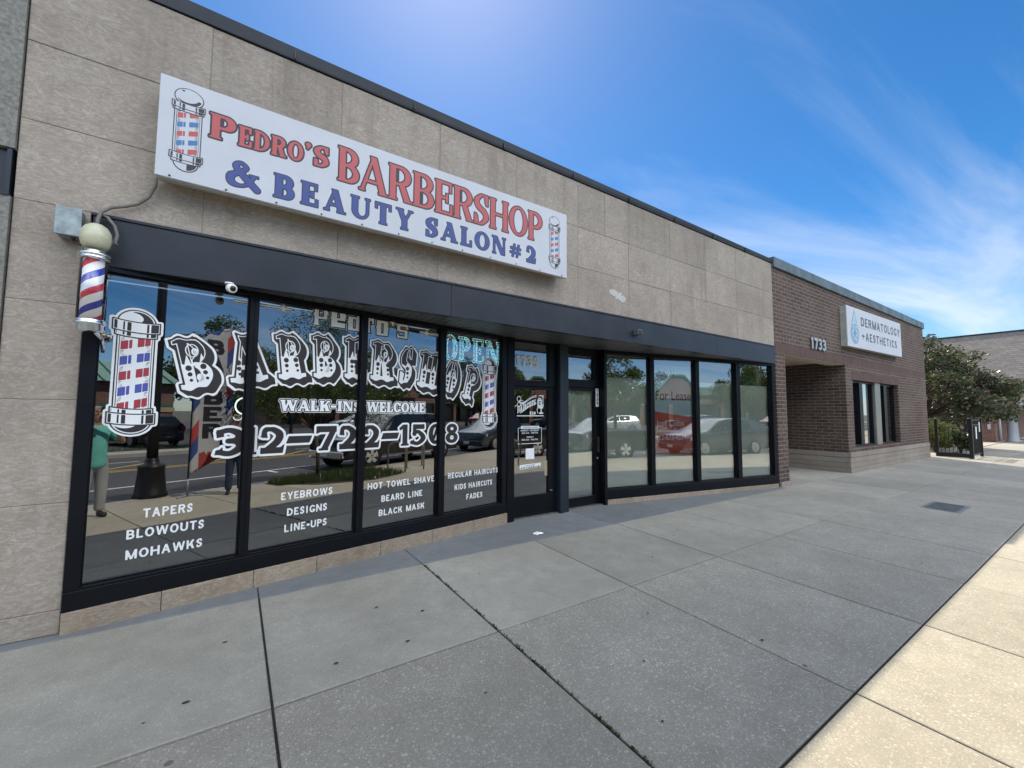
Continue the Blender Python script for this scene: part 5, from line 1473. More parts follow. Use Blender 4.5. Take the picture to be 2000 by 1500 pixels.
# ------------------------------------------------------------------ beyond: fence, plants, tree, far building
def post(mb, x, y, s, h): 
    mb.box(x - s, x + s, y - s, y + s, -.05, h); mb.lathe([(s * 1.5, h), (s * 1.5, h + .025), (s * .5, h + .05)], (x, y, 0), 8)
IF_ = thing('iron_gate', 'open black iron gate leaf with thin bars beside the brick corner', 'gate', (22.7, 4.25, 0))
mb = MB(); post(mb, 22.7, 4.26, .04, 1.40); mb.build('post', M['iron'], IF_)
mb = MB(); post(mb, 22.7, 3.36, .055, 1.44); mb.build('post', M['iron'], IF_)
for z, t_ in ((.0, .15), (1.08, .018), (1.36, .018)):
    mb = MB(); mb.box(22.68, 22.72, 3.42, 4.22, z, z + t_); mb.build('rail', M['iron'], IF_)
for k in range(7):
    y = 3.50 + k * .108; mb = MB(); mb.box(22.693, 22.707, y - .007, y + .007, .16, 1.08); mb.build('bar', M['iron'], IF_)
FP2 = thing('iron_fence', 'dark closely barred iron fence panel running back from the gate post', 'fence', (23.5, 3.33, 0))
for z, t_ in ((.10, .05), (1.2, .04), (1.38, .04)):
    mb = MB(); mb.box(22.78, 24.3, 3.315, 3.345, z, z + t_); mb.build('rail', M['iron'], FP2)
for k in range(15):
    x = 22.84 + k * .1; mb = MB(); mb.box(x - .009, x + .009, 3.321, 3.339, .15, 1.385); mb.build('bar', M['iron'], FP2)
mb = MB(); post(mb, 24.33, 3.33, .04, 1.44); mb.build('post', M['iron'], FP2)
mb = MB(); mb.box(23.25, 23.40, 3.30, 3.312, .70, 1.15); mb.build('notice', M['paperwhite'], FP2)
mb = MB(); mb.box(23.9, 24.03, 3.30, 3.312, .95, 1.32); mb.build('notice', M['paperwhite'], FP2)
G2 = thing('iron_gate', 'solid dark gate against the far church like building', 'gate', (36.5, 6.2, 0))
mb = MB(); mb.box(36.4, 36.5, 5.3, 7.2, .1, 2.0); mb.build('leaf', M['iron'], G2); mb = MB(); mb.tube([(36.38, 5.2, 2.0), (36.38, 6.2, 1.93), (36.38, 7.2, 2.0)], .03, 6); mb.build('chain', M['galv'], G2)

def leaf_cloud(mb, r, centres, n, size, mats=1):
    # small folded leaves scattered through clumps (cx, cy, cz, rx, ry, rz)
    C_ = np.array(centres); wts = (C_[:, 3] * C_[:, 4] * C_[:, 5]) ** .8; wts /= wts.sum()
    idx = r.choice(len(C_), n, p=wts)
    dirs = r.normal(size=(n, 3)); dirs /= np.linalg.norm(dirs, axis=1)[:, None]
    rad = r.random(n) ** .45
    P = C_[idx, :3] + dirs * rad[:, None] * C_[idx, 3:]
    A = r.normal(size=(n, 3)); A[:, 2] *= .6; A /= np.linalg.norm(A, axis=1)[:, None]
    B = np.cross(A, r.normal(size=(n, 3))); B /= np.linalg.norm(B, axis=1)[:, None] + 1e-9
    S = size * r.uniform(.6, 1.3, n)[:, None]
    mi = (r.random(n) * mats).astype(int)
    v0 = P - A * S; v1 = P + B * S * .55; v2 = P + A * S; v3 = P - B * S * .55
    o = len(mb.v)
    mb.v += [tuple(x) for q in zip(v0, v1, v2, v3) for x in q]
    for i in range(n):
        mb.f.append((o + 4 * i, o + 4 * i + 1, o + 4 * i + 2, o + 4 * i + 3)); mb.m.append(int(mi[i])); mb.sm.append(False)
def tree(name, label, loc, h, rx, ry, trunk_h, seed, leafmats, n, lsize, group=None, trunk_r=.13, droop=.0, clumps=26, cat='tree', local=True, tight=1.0):
    r = np.random.default_rng(seed); rr_ = random.Random(seed)
    root = thing(name, label, cat, loc, 0, group)
    mb = MB(); tips = []
    top = Vector((rr_.uniform(-.2, .2), rr_.uniform(-.2, .2), trunk_h))
    mb.tube([(0, 0, -.1), (rr_.uniform(-.05, .05), .02, trunk_h * .5), top], [trunk_r * 1.25, trunk_r, trunk_r * .85], 9)
    cen = []
    ch = h - trunk_h
    for k in range(clumps):
        a = k * 2.39996 + rr_.uniform(-.4, .4); q = math.sqrt((k + .5) / clumps)
        zf = rr_.random()
        e = Vector((rx * q * math.cos(a), ry * q * math.sin(a), trunk_h + ch * (.12 + .76 * (zf * (1 - .55 * q) + .25 * (1 - q))) - droop * q * q))
        mid = top.lerp(e, .5) + Vector((0, 0, .12 * ch * rr_.uniform(-.2, 1)))
        if k % 2 == 0: mb.tube([top * .96, mid, e], [trunk_r * .45, trunk_r * .25, trunk_r * .06], 5)
        s_ = rr_.uniform(.16, .30) * tight
        cen.append((e.x, e.y, e.z, rx * s_ * 1.25, ry * s_ * 1.25, ch * s_ * .62))
    mb.build('trunk', M['bark'], root, local=True)
    mb = MB(); leaf_cloud(mb, r, cen, n, lsize, len(leafmats)); mb.build('crown', [M[m] for m in leafmats], root, local=True)
    return root
tree('ornamental_tree', 'dark bronze leaved tree spreading behind the far corner of the brown brick building', (28.2, 5.6, 0), 5.9, 2.5, 3.3, 1.5, 21, ['leaf_bronze', 'leaf_dark', 'leaf_purple', 'leaf_dark', 'leaf_bronze'], 32000, .072, None, .10, 1.0, 90, 'tree', True, .70)
def bush(name, label, loc, rx, ry, h, mats, n, seed, ls, cat='shrub', flowers=None):
    r = np.random.default_rng(seed); rr_ = random.Random(seed)
    root = thing(name, label, cat, loc)
    mb = MB()
    for k in range(7):
        a = k * .9; mb.tube([(0, 0, 0), (rx * .3 * math.cos(a), ry * .3 * math.sin(a), h * .45), (rx * .6 * math.cos(a), ry * .6 * math.sin(a), h * .8)], [.02, .014, .005], 5)
    mb.build('stem', M['bark'], root, local=True)
    cen = [(rx * .55 * rr_.uniform(-1, 1), ry * .55 * rr_.uniform(-1, 1), h * rr_.uniform(.3, .82), rx * .4, ry * .4, h * .2) for _ in range(16)]
    mb = MB(); leaf_cloud(mb, r, cen, n, ls, len(mats)); mb.build('foliage', [M[m] for m in mats], root, local=True)
    if flowers:
        mb = MB()
        for k in range(16):
            x, y, z = rx * rr_.uniform(-.9, .9), ry * rr_.uniform(-.9, .9), h * rr_.uniform(.65, 1.05)
            leaf_cloud(mb, r, [(x, y, z, .09, .09, .075)], 90, .022, 1)
        mb.build('flower_heads', flowers, root, local=True)
    return root
bush('shrub', 'yellow green rounded shrub behind the iron gate', (24.9, 4.75, 0), .55, .75, 1.45, ['leaf_lime', 'leaf_lime', 'leaf_green'], 5000, 31, .035)
bush('hydrangea', 'hydrangea bush with faded pink cream flower heads behind the gate bars', (25.3, 4.05, 0), .45, .5, 1.0, ['leaf_green', 'leaf_dark'], 3500, 32, .045, 'shrub', plain('hydrangea_bloom', (.46, .36, .26), .8, var=.25, scale=6))
bush('shrub', 'low dark green shrub at the foot of the bronze leaved tree', (26.6, 5.0, 0), .9, 1.0, 1.0, ['leaf_dark', 'leaf_green'], 5000, 33, .045)
CH = thing('church_building', 'brick building with a large grey shingled roof and white columns beyond the tree', 'building', (38, 3.4, 0))
mb = MB()
mb.box(38.0, 52, 4.6, 26, -.1, 2.35); mb.box(37.2, 38.0, 4.5, 5.5, -.1, 2.3)
mb.build('wall', M['redbrick'], CH)
mb = MB()
mb.hexa([(37.7, 3.2, 2.3), (52.3, 3.2, 2.3), (52.3, 26, 2.3), (37.7, 26, 2.3), (39.9, 3.2, 6.75), (50.1, 3.2, 6.75), (50.1, 26, 6.75), (39.9, 26, 6.75)])
mb.build('roof', M['shingle'], CH)
mb = MB(); mb.box(39.85, 50.2, 3.15, 26.1, 6.752, 6.83); mb.build('ridge_cap', M['coping'], CH)
mb = MB(); mb.box(37.15, 37.195, 4.68, 4.80, .75, 2.2); mb.box(37.15, 37.195, 5.02, 5.14, .75, 2.2); mb.build('window_strip', M['signwhite'], CH)
mb = MB(); mb.box(37.6, 52.4, 3.0, 4.59, 2.20, 2.298); mb.build('portico_beam', M['signwhite'], CH)
for k, (x, y) in enumerate(((39.2, 4.05), (39.2, 3.35), (43, 3.35), (47, 3.35))):
    mb = MB(); mb.lathe([(.30, -.05), (.30, .08), (.24, .14), (.225, .6), (.195, 2.05), (.25, 2.12), (.25, 2.195)], (x, y, 0), 20); mb.build('column', M['signwhite'], CH)
mb = MB(); mb.tube([(37.9, 4.42, 2.3), (37.95, 4.40, .1)], .06, 8); mb.build('downpipe', M['signwhite'], CH)

# ------------------------------------------------------------------ the street side, seen in the glass
# people -----------------------------------------------------------
def skin(name, chains, mat, parent, sub=2):
    """chains: list of lists of (x, y, z, r); chains sharing a point are welded; grown with a skin modifier"""
    vs, es, rs_, idx = [], [], [], {}
    for ch in chains:
        pv = None
        for x, y, z, r in ch:
            k = (round(x, 3), round(y, 3), round(z, 3))
            if k not in idx: idx[k] = len(vs); vs.append((x, y, z)); rs_.append(r)
            if pv is not None and pv != idx[k]: es.append((pv, idx[k]))
            pv = idx[k]
    me = bpy.data.meshes.new(name)
    me.from_pydata(vs, es, [])
    me.materials.append(mat)
    o = link(name, me, parent)
    s = o.modifiers.new('skin', 'SKIN'); s.use_smooth_shade = True
    dat = me.skin_vertices[0].data
    for i, r in enumerate(rs_):
        q = r if isinstance(r, tuple) else (r, r)
        dat[i].radius = q; dat[i].use_root = (i == 0)
    b = o.modifiers.new('subdivision', 'SUBSURF'); b.levels = sub; b.render_levels = sub
    return o
M['skin'] = plain('skin', (.50, .29, .21), .55, var=.06)
M['teal'] = plain('teal_shirt', (.16, .56, .50), .8, var=.12, scale=9, bump=.9, bscale=14)
M['trouser'] = plain('grey_trousers', (.36, .38, .40), .85, var=.15, scale=7, bump=.9, bscale=13)
M['denim'] = plain('dark_denim', (.035, .06, .11), .85, var=.3, scale=9)
M['darkshirt'] = plain('black_shirt', (.014, .015, .02), .85, var=.2)
M['shoe'] = plain('dark_shoe', (.03, .032, .042), .6, var=.2)
t = NT('camouflage'); nn = t.vor(t.obj(), 30); sc_ = t.n('ShaderNodeSeparateColor'); t.set(sc_.inputs[0], nn.outputs['Color'])
M['camo'] = t.pbr(t.ramp(sc_.outputs[0], [(0, (.05, .05, .03)), (.4, (.16, .14, .09)), (.75, (.36, .33, .26))]), .9)
def person(label, loc, rotz, top, legs, hands, sleeves, hat, phone):
    # standing figure 1.6 m tall facing +y in its own space
    P = thing('person', label, 'person', loc, rotz)
    hl, hr = hands
    sh = 1.30
    el = (-.27, .16, 1.08) if phone else (-.25, -.02, 1.03)
    er = (.27, .16, 1.08) if phone else (.25, -.02, 1.03)
    body = [[(0, 0, .82, .10), (0, 0, .98, .115), (0, .0, 1.14, .12), (0, 0, 1.27, .10), (0, .005, 1.35, .05), (0, .02, 1.405, .05), (0, .035, 1.46, .074), (0, .03, 1.53, .082), (0, .02, 1.585, .055)],
            [(0, 0, .82, .10), (-.085, 0, .78, .085), (-.10, .01, .44, .055), (-.105, -.015, .10, .036), (-.11, -.02, .045, .036), (-.125, .10, .03, .032)],
            [(0, 0, .82, .10), (.085, 0, .78, .085), (.10, .01, .44, .055), (.105, -.015, .10, .036), (.11, -.02, .045, .036), (.125, .10, .03, .032)]]
    for e, hnd, sg in ((el, hl, -1), (er, hr, 1)):
        w = Vector(hnd); ev = Vector(e)
        wr = ev.lerp(w, .84)
        body.append([(0, 0, 1.27, .10), (sg * .16, 0, sh - .01, .058), (*e, .042), (*wr, .028), (*w, .034)])
    skin('body', body, M['skin'], P)
    for hnd, sg in ((hl, -1), (hr, 1)):   # four fingers and a thumb per hand
        w = Vector(hnd)
        ch = []
        dirn = Vector((-sg * .5, .25, .85)) if phone else Vector((0, .1, -1))
        for k in range(4):
            b0 = w + Vector((sg * .006, .02 - k * .016, .012))
            ln = (.060, .070, .066, .052)[k]
            ch.append([(*w, .02), (*b0, .011), (*(b0 + dirn * ln * .55), .0085), (*(b0 + dirn * ln + Vector((-sg * .018, 0, 0))), .007)])
        ch.append([(*w, .02), (*(w + Vector((-sg * .03, .03, .0))), .010), (*(w + Vector((-sg * .045, .045, .03))), .008)])
        skin('hand', ch, M['skin'], P, 1)
    mb = MB()   # nose, ears
    mb.lathe([(.016, -.02), (.013, 0), (.006, .03)], (0, .115, 1.505), 10); mb.lathe([(.012, -.03), (.018, 0), (.010, .03)], (-.082, .02, 1.515), 10); mb.lathe([(.012, -.03), (.018, 0), (.010, .03)], (.082, .02, 1.515), 10)
    mb.build('face', M['skin'], P, local=True)
    mb = MB()
    for sg in (-1, 1): mb.lathe([(.002, -.009), (.010, 0), (.002, .009)], (sg * .032, .106, 1.530), 8)
    mb.box(-.025, .025, .108, .114, 1.462, 1.470)
    mb.build('eyes', M['ink'], P, local=True)
    if hat:
        mb = MB(); mb.lathe([(.092, 1.545), (.095, 1.565), (.088, 1.61), (.06, 1.645), (.01, 1.655)], (0, .025, 0), 20)
        mb.hexa([(-.075, .08, 1.545), (.075, .08, 1.545), (.055, .205, 1.53), (-.055, .205, 1.53), (-.075, .08, 1.565), (.075, .08, 1.565), (.055, .205, 1.54), (-.055, .205, 1.54)])
        mb.build('cap', M['camo'], P, local=True)
    else:
        mb = MB(); mb.lathe([(.084, 1.535), (.087, 1.56), (.078, 1.60), (.05, 1.63), (.01, 1.64)], (0, .01, 0), 18); mb.build('hair', plain('grey_hair', (.30, .26, .22), .8, var=.2, scale=30), P, local=True)
    tor = [[(0, 0, .70, .15), (0, 0, .80, .145), (0, .01, .96, .145), (0, .015, 1.12, .14), (0, 0, 1.26, .115), (0, .002, 1.33, .066)]]
    for e, hnd, sg in ((el, hl, -1), (er, hr, 1)):
        ev = Vector(e); s0 = Vector((sg * .165, 0, sh))
        en = s0.lerp(ev, .8) if sleeves == 'short' else ev.lerp(Vector(hnd), .8)
        c_ = [(0, 0, 1.26, .115), (*s0, .078)]
        if sleeves != 'short': c_.append((*e, .058))
        c_.append((*en, .066 if sleeves == 'short' else .044))
        tor.append(c_)
    skin('shirt', tor, top, P)
    skin('trousers', [[(0, 0, .95, .122), (0, 0, .80, .122), (-.09, 0, .74, .10), (-.102, .01, .44, .076), (-.107, -.015, .12, .066), (-.108, -.015, .085, .064)], [(0, 0, .80, .12), (.09, 0, .74, .10), (.102, .01, .44, .076), (.107, -.015, .12, .066), (.108, -.015, .085, .064)]], legs, P)
    for sg in (-1, 1):
        skin('shoe', [[(sg * .108, -.05, .045, .046), (sg * .112, .03, .045, .048), (sg * .122, .13, .034, .038)]], M['shoe'], P, 1)
    return P
# the photographer: the phone is just behind the lens of this camera
fx, fy = math.sin(YAW), math.cos(YAW)
pl = Vector((-.045, -.46, 0)); pl.z = gz(pl.y)
PS = 1.08
dz = (CAM_H - pl.z) / PS
BR = -R_(16)
_fw = Vector((fx, fy, 0)); _rt = Vector((fy, -fx, 0))
def to_local(p):
    q = Matrix.Rotation(-BR, 3, 'Z') @ (Vector(p) - pl)
    return q / PS
_pc = Vector((0, 0, CAM_H)) - _fw * .03
hL, hR = to_local(_pc - _rt * .088 - _fw * .06 - Vector((0, 0, .03))), to_local(_pc + _rt * .088 - _fw * .06 - Vector((0, 0, .03)))
P1 = person('man in a teal shirt and grey trousers holding up a phone', pl, BR, M['teal'], M['trouser'], (tuple(hL), tuple(hR)), 'short', False, True)
P1.scale = (PS, PS, PS)
mb = MB(); mb.box(-.078, .078, -.004, .004, -.038, .038); ph = mb.build('phone', M['ink'], None, bevel=.003)
ph.location = _pc; ph.rotation_euler = (0, 0, -YAW)
tag(ph, 'black phone held up in both hands of the man in teal', 'phone')
person('man in a camouflage cap, black shirt and jeans on the pavement', (2.15, -.92, gz(-.92)), R_(20), M['darkshirt'], M['denim'], ((-.22, .06, .80), (.22, .06, .80)), 'long', True, None)
# street lamp ------------------------------------------------------
LX, LY = 1.06, -2.02
SL = thing('street_lamp', 'black street lamp post with a flared fluted base', 'street lamp', (LX, LY, gz(LY)))
mb = MB(); n = 16
mb.lathe([(.28, 0), (.28, .06), (.255, .10), (.225, .40), (.21, .56), (.225, .60), (.205, .64), (.12, .68), (.11, .74), (.095, .78)], (0, 0, 0), 8); mb.build('base', M['iron'], SL, local=True)
mb = MB(); mb.lathe([(.092, .78), (.088, 1.6), (.078, 4.5), (.062, 8.2)], (0, 0, 0), 12); mb.build('pole', M['iron'], SL, local=True)
mb = MB(); mb.tube([(0, 0, 7.9), (0, -.5, 8.4), (0, -1.6, 8.55)], [.05, .045, .04], 8); mb.build('arm', M['iron'], SL, local=True)
mb = MB(); mb.lathe([(.02, 8.60), (.16, 8.50), (.22, 8.42), (.20, 8.40)][::-1], (0, -1.75, 0), 16); mb.build('lamp_head', M['iron'], SL, local=True)
mb = MB(); mb.box(-.42, -.1, -.012, .012, 3.0, 3.3); mb.build('street_sign', M['navy'], SL, local=True)
# feather banner ---------------------------------------------------
BX, BY = 1.50, -1.45
FBn = thing('feather_banner', 'tall feather banner reading BARBER with red white and blue edges', 'banner', (BX, BY, gz(BY)))
mb = MB(); mb.tube([(0, 0, .02), (0, 0, 1.0), (0, 0, 2.2), (.02, 0, 2.9), (.12, 0, 3.3), (.36, 0, 3.47), (.73, 0, 3.54)], [.016, .014, .012, .010, .008, .006, .005], 8); mb.build('pole', M['iron'], FBn, local=True)
mb = MB(); mb.tube([(-.22, -.15, .02), (.22, .15, .02)], .012, 6); mb.tube([(-.22, .15, .02), (.22, -.15, .02)], .012, 6); mb.lathe([(.02, 0), (.02, .35)], (0, 0, 0), 10); mb.build('stand', M['galv'], FBn, local=True)
def flag_pt(a, z, off=0.0):
    return (a, off + .035 * math.sin(a * 7 + z * 2.1) * min(a * 3, 1), z)
def flag_top(a):  return 2.75 + .78 * math.sqrt(max(0, 1 - ((.73 - a) / .75) ** 2))
mb = MB(); na, nz_ = 14, 44
def fl_bot(a): return .42 + (a * .55)
vs, fs, mi = [], [], []
for i in range(na + 1):
    a = .012 + .72 * i / na
    for j in range(nz_ + 1):
        z = fl_bot(a) + (flag_top(a) - fl_bot(a)) * j / nz_
        vs.append(flag_pt(a, z))
t = NT('banner_cloth')
sp = t.n('ShaderNodeSeparateXYZ'); tcn = t.n('ShaderNodeTexCoord'); t.set(sp.inputs[0], tcn.outputs['Object'])
x_, z_ = sp.outputs[0], sp.outputs[2]
fr = t.math('FRACT', t.math('MULTIPLY', t.math('SUBTRACT', z_, t.math('MULTIPLY', x_, 1.6)), 1.0))
rw = t.ramp(fr, [(0, (.50, .07, .07)), (.33, (.55, .55, .57)), (.66, (.04, .09, .30))])
[n for n in t.nt.nodes if n.type == 'VALTORGB'][-1].color_ramp.interpolation = 'CONSTANT'
edge = t.math('MAXIMUM', t.math('LESS_THAN', x_, .14), t.math('GREATER_THAN', x_, .60))
bot = t.math('MAXIMUM', edge, t.math('GREATER_THAN', z_, 3.34))
cc = t.mix(bot, (.50, .51, .54), rw)
redz = t.math('MULTIPLY', t.math('LESS_THAN', t.math('ADD', z_, t.math('MULTIPLY', t.noise(t.obj(), 9, 5), .25)), .98), t.math('GREATER_THAN', x_, .16))
cc = t.mix(redz, cc, (.36, .06, .05))
cloth = t.pbr(cc, .8)
for i in range(na):
    for j in range(nz_):
        q = i * (nz_ + 1) + j
        fs.append((q, q + nz_ + 1, q + nz_ + 2, q + 1))
mb.add(vs, fs, 0, True)
o = mb.build('banner_cloth', cloth, FBn, local=True); s_ = o.modifiers.new('thickness', 'SOLIDIFY'); s_.thickness = .002
mb = MB()
for k, ch in enumerate('BARBER'):
    z0 = 2.92 - k * .355
    G = Grid(.16, .62, z0 - .02, z0 + .33, .009)
    dd = line_sdf(G, ch, .205, .54, z0, z0 + .31, .34, .24, .0, .0)
    # print seen on both faces; the street face reads as a mirror image, the way it shows in the glass
    ink('', [(dd, G, 0, .012)], None, lambda x, y, l: flag_pt(x, y, .006), None, 6, mb)
    ink('', [(dd, G, 0, .012)], None, lambda x, y, l: flag_pt(x, y, -.006), None, 6, mb)
mb.build('lettering', M['ink'], FBn, local=True)
# bike racks, in a row -----------------------------------------------
def rack(loc, rz, label):
    t_ = thing('bike_rack', label, 'bike rack', loc, rz, 'steel bike hoops on the pavement')
    mb = MB(); pts = [(-.32, 0, 0), (-.32, 0, .62)] + [(-.32 * math.cos(a), 0, .62 + .22 * math.sin(a)) for a in [.3, .7, 1.1, 1.5708, 2.04, 2.44, 2.84]] + [(.32, 0, .62), (.32, 0, 0)]
    mb.tube(pts, .024, 10); mb.build('hoop', M['alu_d'], t_, local=True)
    for sx in (-1, 1):
        mb = MB(); mb.lathe([(.07, 0), (.07, .012), (.03, .015)], (sx * .32, 0, 0), 12); mb.build('foot_plate', M['alu_d'], t_, local=True)
    return t_
rack((6.25, -.85, gz(-.85)), R_(80), 'steel bike hoop beside the planting bed')
rack((6.95, -.85, gz(-.85)), R_(80), 'middle steel bike hoop of the three')
rack((7.65, -.95, gz(-.95)), R_(80), 'outer steel bike hoop, next to the pickup tailgate')
tree('street_tree', 'thin stemmed street tree with a wide feathery crown in the planting bed', (4.2, -1.35, gz(-1.3)), 4.9, 1.85, .85, 1.25, 41, ['leaf_green', 'leaf_dark', 'leaf_lime'], 26000, .028, None, .045, .25, 60, 'tree', True, .8)
# vehicles -----------------------------------------------------------
M['tyre'] = plain('tyre', (.012, .012, .012), .8)
M['carglass'] = plain('car_glass', (.012, .016, .018), .06, 0, .6)
M['lampglass'] = plain('headlamp', (.75, .76, .78), .12, .3)
M['taillamp'] = plain('tail_lamp', (.35, .02, .02), .2)
def paint(name, col): return plain(name, col, .28, .35, .5, .05, 3, 0, 60, .8)
def vehicle(name, label, kind_, loc, rotz, pm, cat='car', group=None, sc=1.0):
    """length along x, front at -x; origin on the ground under the middle"""
    V = thing(name, label, cat, loc, rotz, group)
    if kind_ == 'pickup':
        Lh, W = 2.85, .98
        # x, z belt, half width, z top, half width top
        st = [(-2.85, .62, .88, .70, .80), (-2.80, .90, .93, .98, .84), (-2.2, 1.05, .98, 1.12, .86), (-1.30, 1.10, .98, 1.18, .84), (-.62, 1.14, .98, 1.78, .70), (-.3, 1.14, .98, 1.84, .72), (.75, 1.14, .98, 1.82, .72), (.95, 1.14, .98, 1.74, .72), (1.02, 1.14, .98, 1.20, .95), (1.04, 1.14, .98, 1.22, .95), (2.78, 1.15, .98, 1.22, .95), (2.85, .60, .94, .62, .90)]
        ws, wr, zg = (-1.85, 1.75), .41, .36
        roof = (4, 7)
    else:
        Lh, W = 2.28, .92
        st = [(-2.28, .55, .80, .62, .70), (-2.22, .80, .86, .86, .74), (-1.8, .92, .91, .99, .78), (-1.05, .98, .92, 1.06, .80), (-.35, 1.02, .92, 1.50, .66), (.1, 1.02, .92, 1.60, .68), (1.2, 1.05, .92, 1.60, .67), (1.86, 1.10, .91, 1.50, .64), (2.14, 1.12, .89, 1.18, .76), (2.24, .92, .86, 1.0, .76), (2.28, .55, .82, .60, .74)]
        ws, wr, zg = (-1.38, 1.38), .345, .26
        roof = (4, 7)
    st = [tuple(q * sc for q in s_) for s_ in st]
    wr *= sc; zg *= sc; ws = tuple(q * sc for q in ws); W *= sc; Lh *= sc
    vs, fs = [], []
    for x, zb, wb, zt, wt in st:
        lo = zg
        prof = [(-wb * .93, lo), (-wb * 1.0, (lo + zb) * .55), (-wb * .985, zb - .04), (-wb * .955, zb), (-wt, zt - .03 * sc), (-wt * .8, zt), (wt * .8, zt), (wt, zt - .03 * sc), (wb * .955, zb), (wb * .985, zb - .04), (wb, (lo + zb) * .55), (wb * .93, lo)]
        vs += [(x, y, z) for y, z in prof]
    n = 12
    for i in range(len(st) - 1):
        for k in range(n):
            k2 = (k + 1) % n
            fs.append((i * n + k, i * n + k2, (i + 1) * n + k2, (i + 1) * n + k))
    fs.append(tuple(range(n))[::-1]); fs.append(tuple((len(st) - 1) * n + k for k in range(n)))
    mb = MB(); mb.add(vs, fs, 0, True); mb.build('body', pm, V, local=True, sharp=32)
    # glass, a little proud of the cabin
    def q(i, k, out=.006):
        x, y, z = vs[i * n + k]; return Vector((x, y, z))
    mb = MB()
    for sg, (ka, kb) in ((-1, (3, 4)), (1, (8, 7))):
        for i in range(3, roof[1]):
            a, b, c_, d_ = q(i, ka), q(i + 1, ka), q(i + 1, kb), q(i, kb)
            if i == 3: pass
            m1 = .10; 
            lo0, lo1, hi1, hi0 = a.lerp(d_, m1), b.lerp(c_, m1), c_.lerp(b, .10), d_.lerp(a, .10)
            if i > 3: e0 = .04
            else: e0 = .25
            p = [lo0.lerp(lo1, e0), lo1.lerp(lo0, .03), hi1.lerp(hi0, .03), hi0.lerp(hi1, e0)]
            nrm = (p[1] - p[0]).cross(p[3] - p[0]).normalized(); nrm = nrm if nrm.y * sg > 0 else -nrm
            mb.add([v + nrm * .007 for v in p], [(0, 1, 2, 3)])
    mb.build('side_window', M['carglass'], V, local=True)
    mb = MB()
    i = 3
    a, b, c_, d_ = q(3, 5), q(3, 6), q(4, 6), q(4, 5)
    a2, b2, c2, d2 = q(3, 4), q(3, 7), q(4, 7), q(4, 4)
    p = [a2.lerp(d2, .06), b2.lerp(c2, .06), c2.lerp(b2, .05), d2.lerp(a2, .05)]; nrm = Vector((-.6, 0, .8))
    mb.add([v + nrm * .02 for v in p], [(0, 1, 2, 3)]); mb.build('windscreen', M['carglass'], V, local=True)
    j = roof[1]
    mb = MB(); p = [q(j, 4).lerp(q(j, 7), .06), q(j, 7).lerp(q(j, 4), .06), q(j + 1, 7).lerp(q(j + 1, 4), .08), q(j + 1, 4).lerp(q(j + 1, 7), .08)]; mb.add([v + Vector((.02, 0, .012)) for v in p], [(0, 1, 2, 3)]); mb.build('rear_window', M['carglass'], V, local=True)
    axm = Matrix(((1, 0, 0), (0, 0, -1), (0, 1, 0)))
    for wx in ws:
        for sg in (-1, 1):
            am = Matrix(((1, 0, 0), (0, 0, sg), (0, 1, 0)))
            mb = MB(); mb.lathe([(wr * 1.13, -.10), (wr * 1.13, .015)], (wx, sg * W * .955, wr * 1.02), 26, 0, am); mb.build('wheel_arch', M['tyre'], V, local=True)
            mb = MB(); mb.lathe([(wr * .5, -.16), (wr * .92, -.15), (wr, -.10), (wr, .02), (wr * .93, .05), (wr * .66, .055)], (wx, sg * W * .97, wr), 28, 0, am); wo = mb.build('wheel', M['tyre'], V, local=True)
            mb = MB(); mb.lathe([(wr * .66, .02), (wr * .65, .055), (wr * .60, .05), (wr * .58, .03)], (wx, sg * W * .975, wr), 28, 0, am)
            for k in range(5 if kind_ == 'pickup' else 7):
                an = 6.2832 * k / (5 if kind_ == 'pickup' else 7) + .3
                dx, dz_ = math.cos(an), math.sin(an)
                pp = [(-.05, .05), (.05, .05), (.085, wr * .60), (-.085, wr * .60)]
                P3 = []
                for yy_ in (.035, .062):
                    for u_, v_ in pp: P3.append((wx + dx * v_ - dz_ * u_, sg * (W * .975 + yy_), wr + dz_ * v_ + dx * u_))
                mb.add(P3, [(0, 1, 2, 3), (7, 6, 5, 4), (0, 4, 5, 1), (1, 5, 6, 2), (2, 6, 7, 3), (3, 7, 4, 0)])
            mb.lathe([(.06, .03), (.06, .07), (.03, .075)], (wx, sg * W * .975, wr), 12, 0, am)
            mb.build('rim', M['chrome'] if kind_ == 'pickup' else M['alu'], wo, local=True)
    for sg in (-1, 1):
        mb = MB(); zc = st[1][1] - .06 * sc; xx = st[1][0]
        mb.hexa([(xx - .012, sg * W * .55, zc - .10), (xx - .012, sg * W * .90, zc - .10), (xx + .25, sg * W * .97, zc - .06), (xx + .10, sg * W * .6, zc - .08), (xx + .0, sg * W * .55, zc + .06), (xx + .0, sg * W * .90, zc + .06), (xx + .28, sg * W * .965, zc + .09), (xx + .10, sg * W * .6, zc + .06)]); mb.build('headlight', M['lampglass'], V, local=True)
        mb = MB(); xx = st[-2][0]; mb.box(xx - .10, xx + .03, sg * W * .78 if sg > 0 else -W * .965, W * .965 if sg > 0 else -W * .78, .75 * sc, 1.02 * sc); mb.build('tail_light', M['taillamp'], V, local=True)
        mb = MB(); mb.lathe([(.02, -.10), (.085, -.09), (.09, .05), (.05, .09)], (st[4][0] - .05, sg * (W + .12), 1.16 * sc), 10, 0, Matrix(((.6, 0, 0), (0, 0, 1), (0, 1, 0)))); mb.build('mirror', M['chrome'] if kind_ == 'pickup' else pm, V, local=True)
        mb = MB(); mb.box(ws[0] + wr * 1.2, ws[1] - wr * 1.2, sg * (W * .95) - .03, sg * (W * .95) + .05, zg + .0, zg + .06); mb.build('side_step', M['alu_d'] if kind_ == 'pickup' else M['ink'], V, local=True)
        mb = MB()
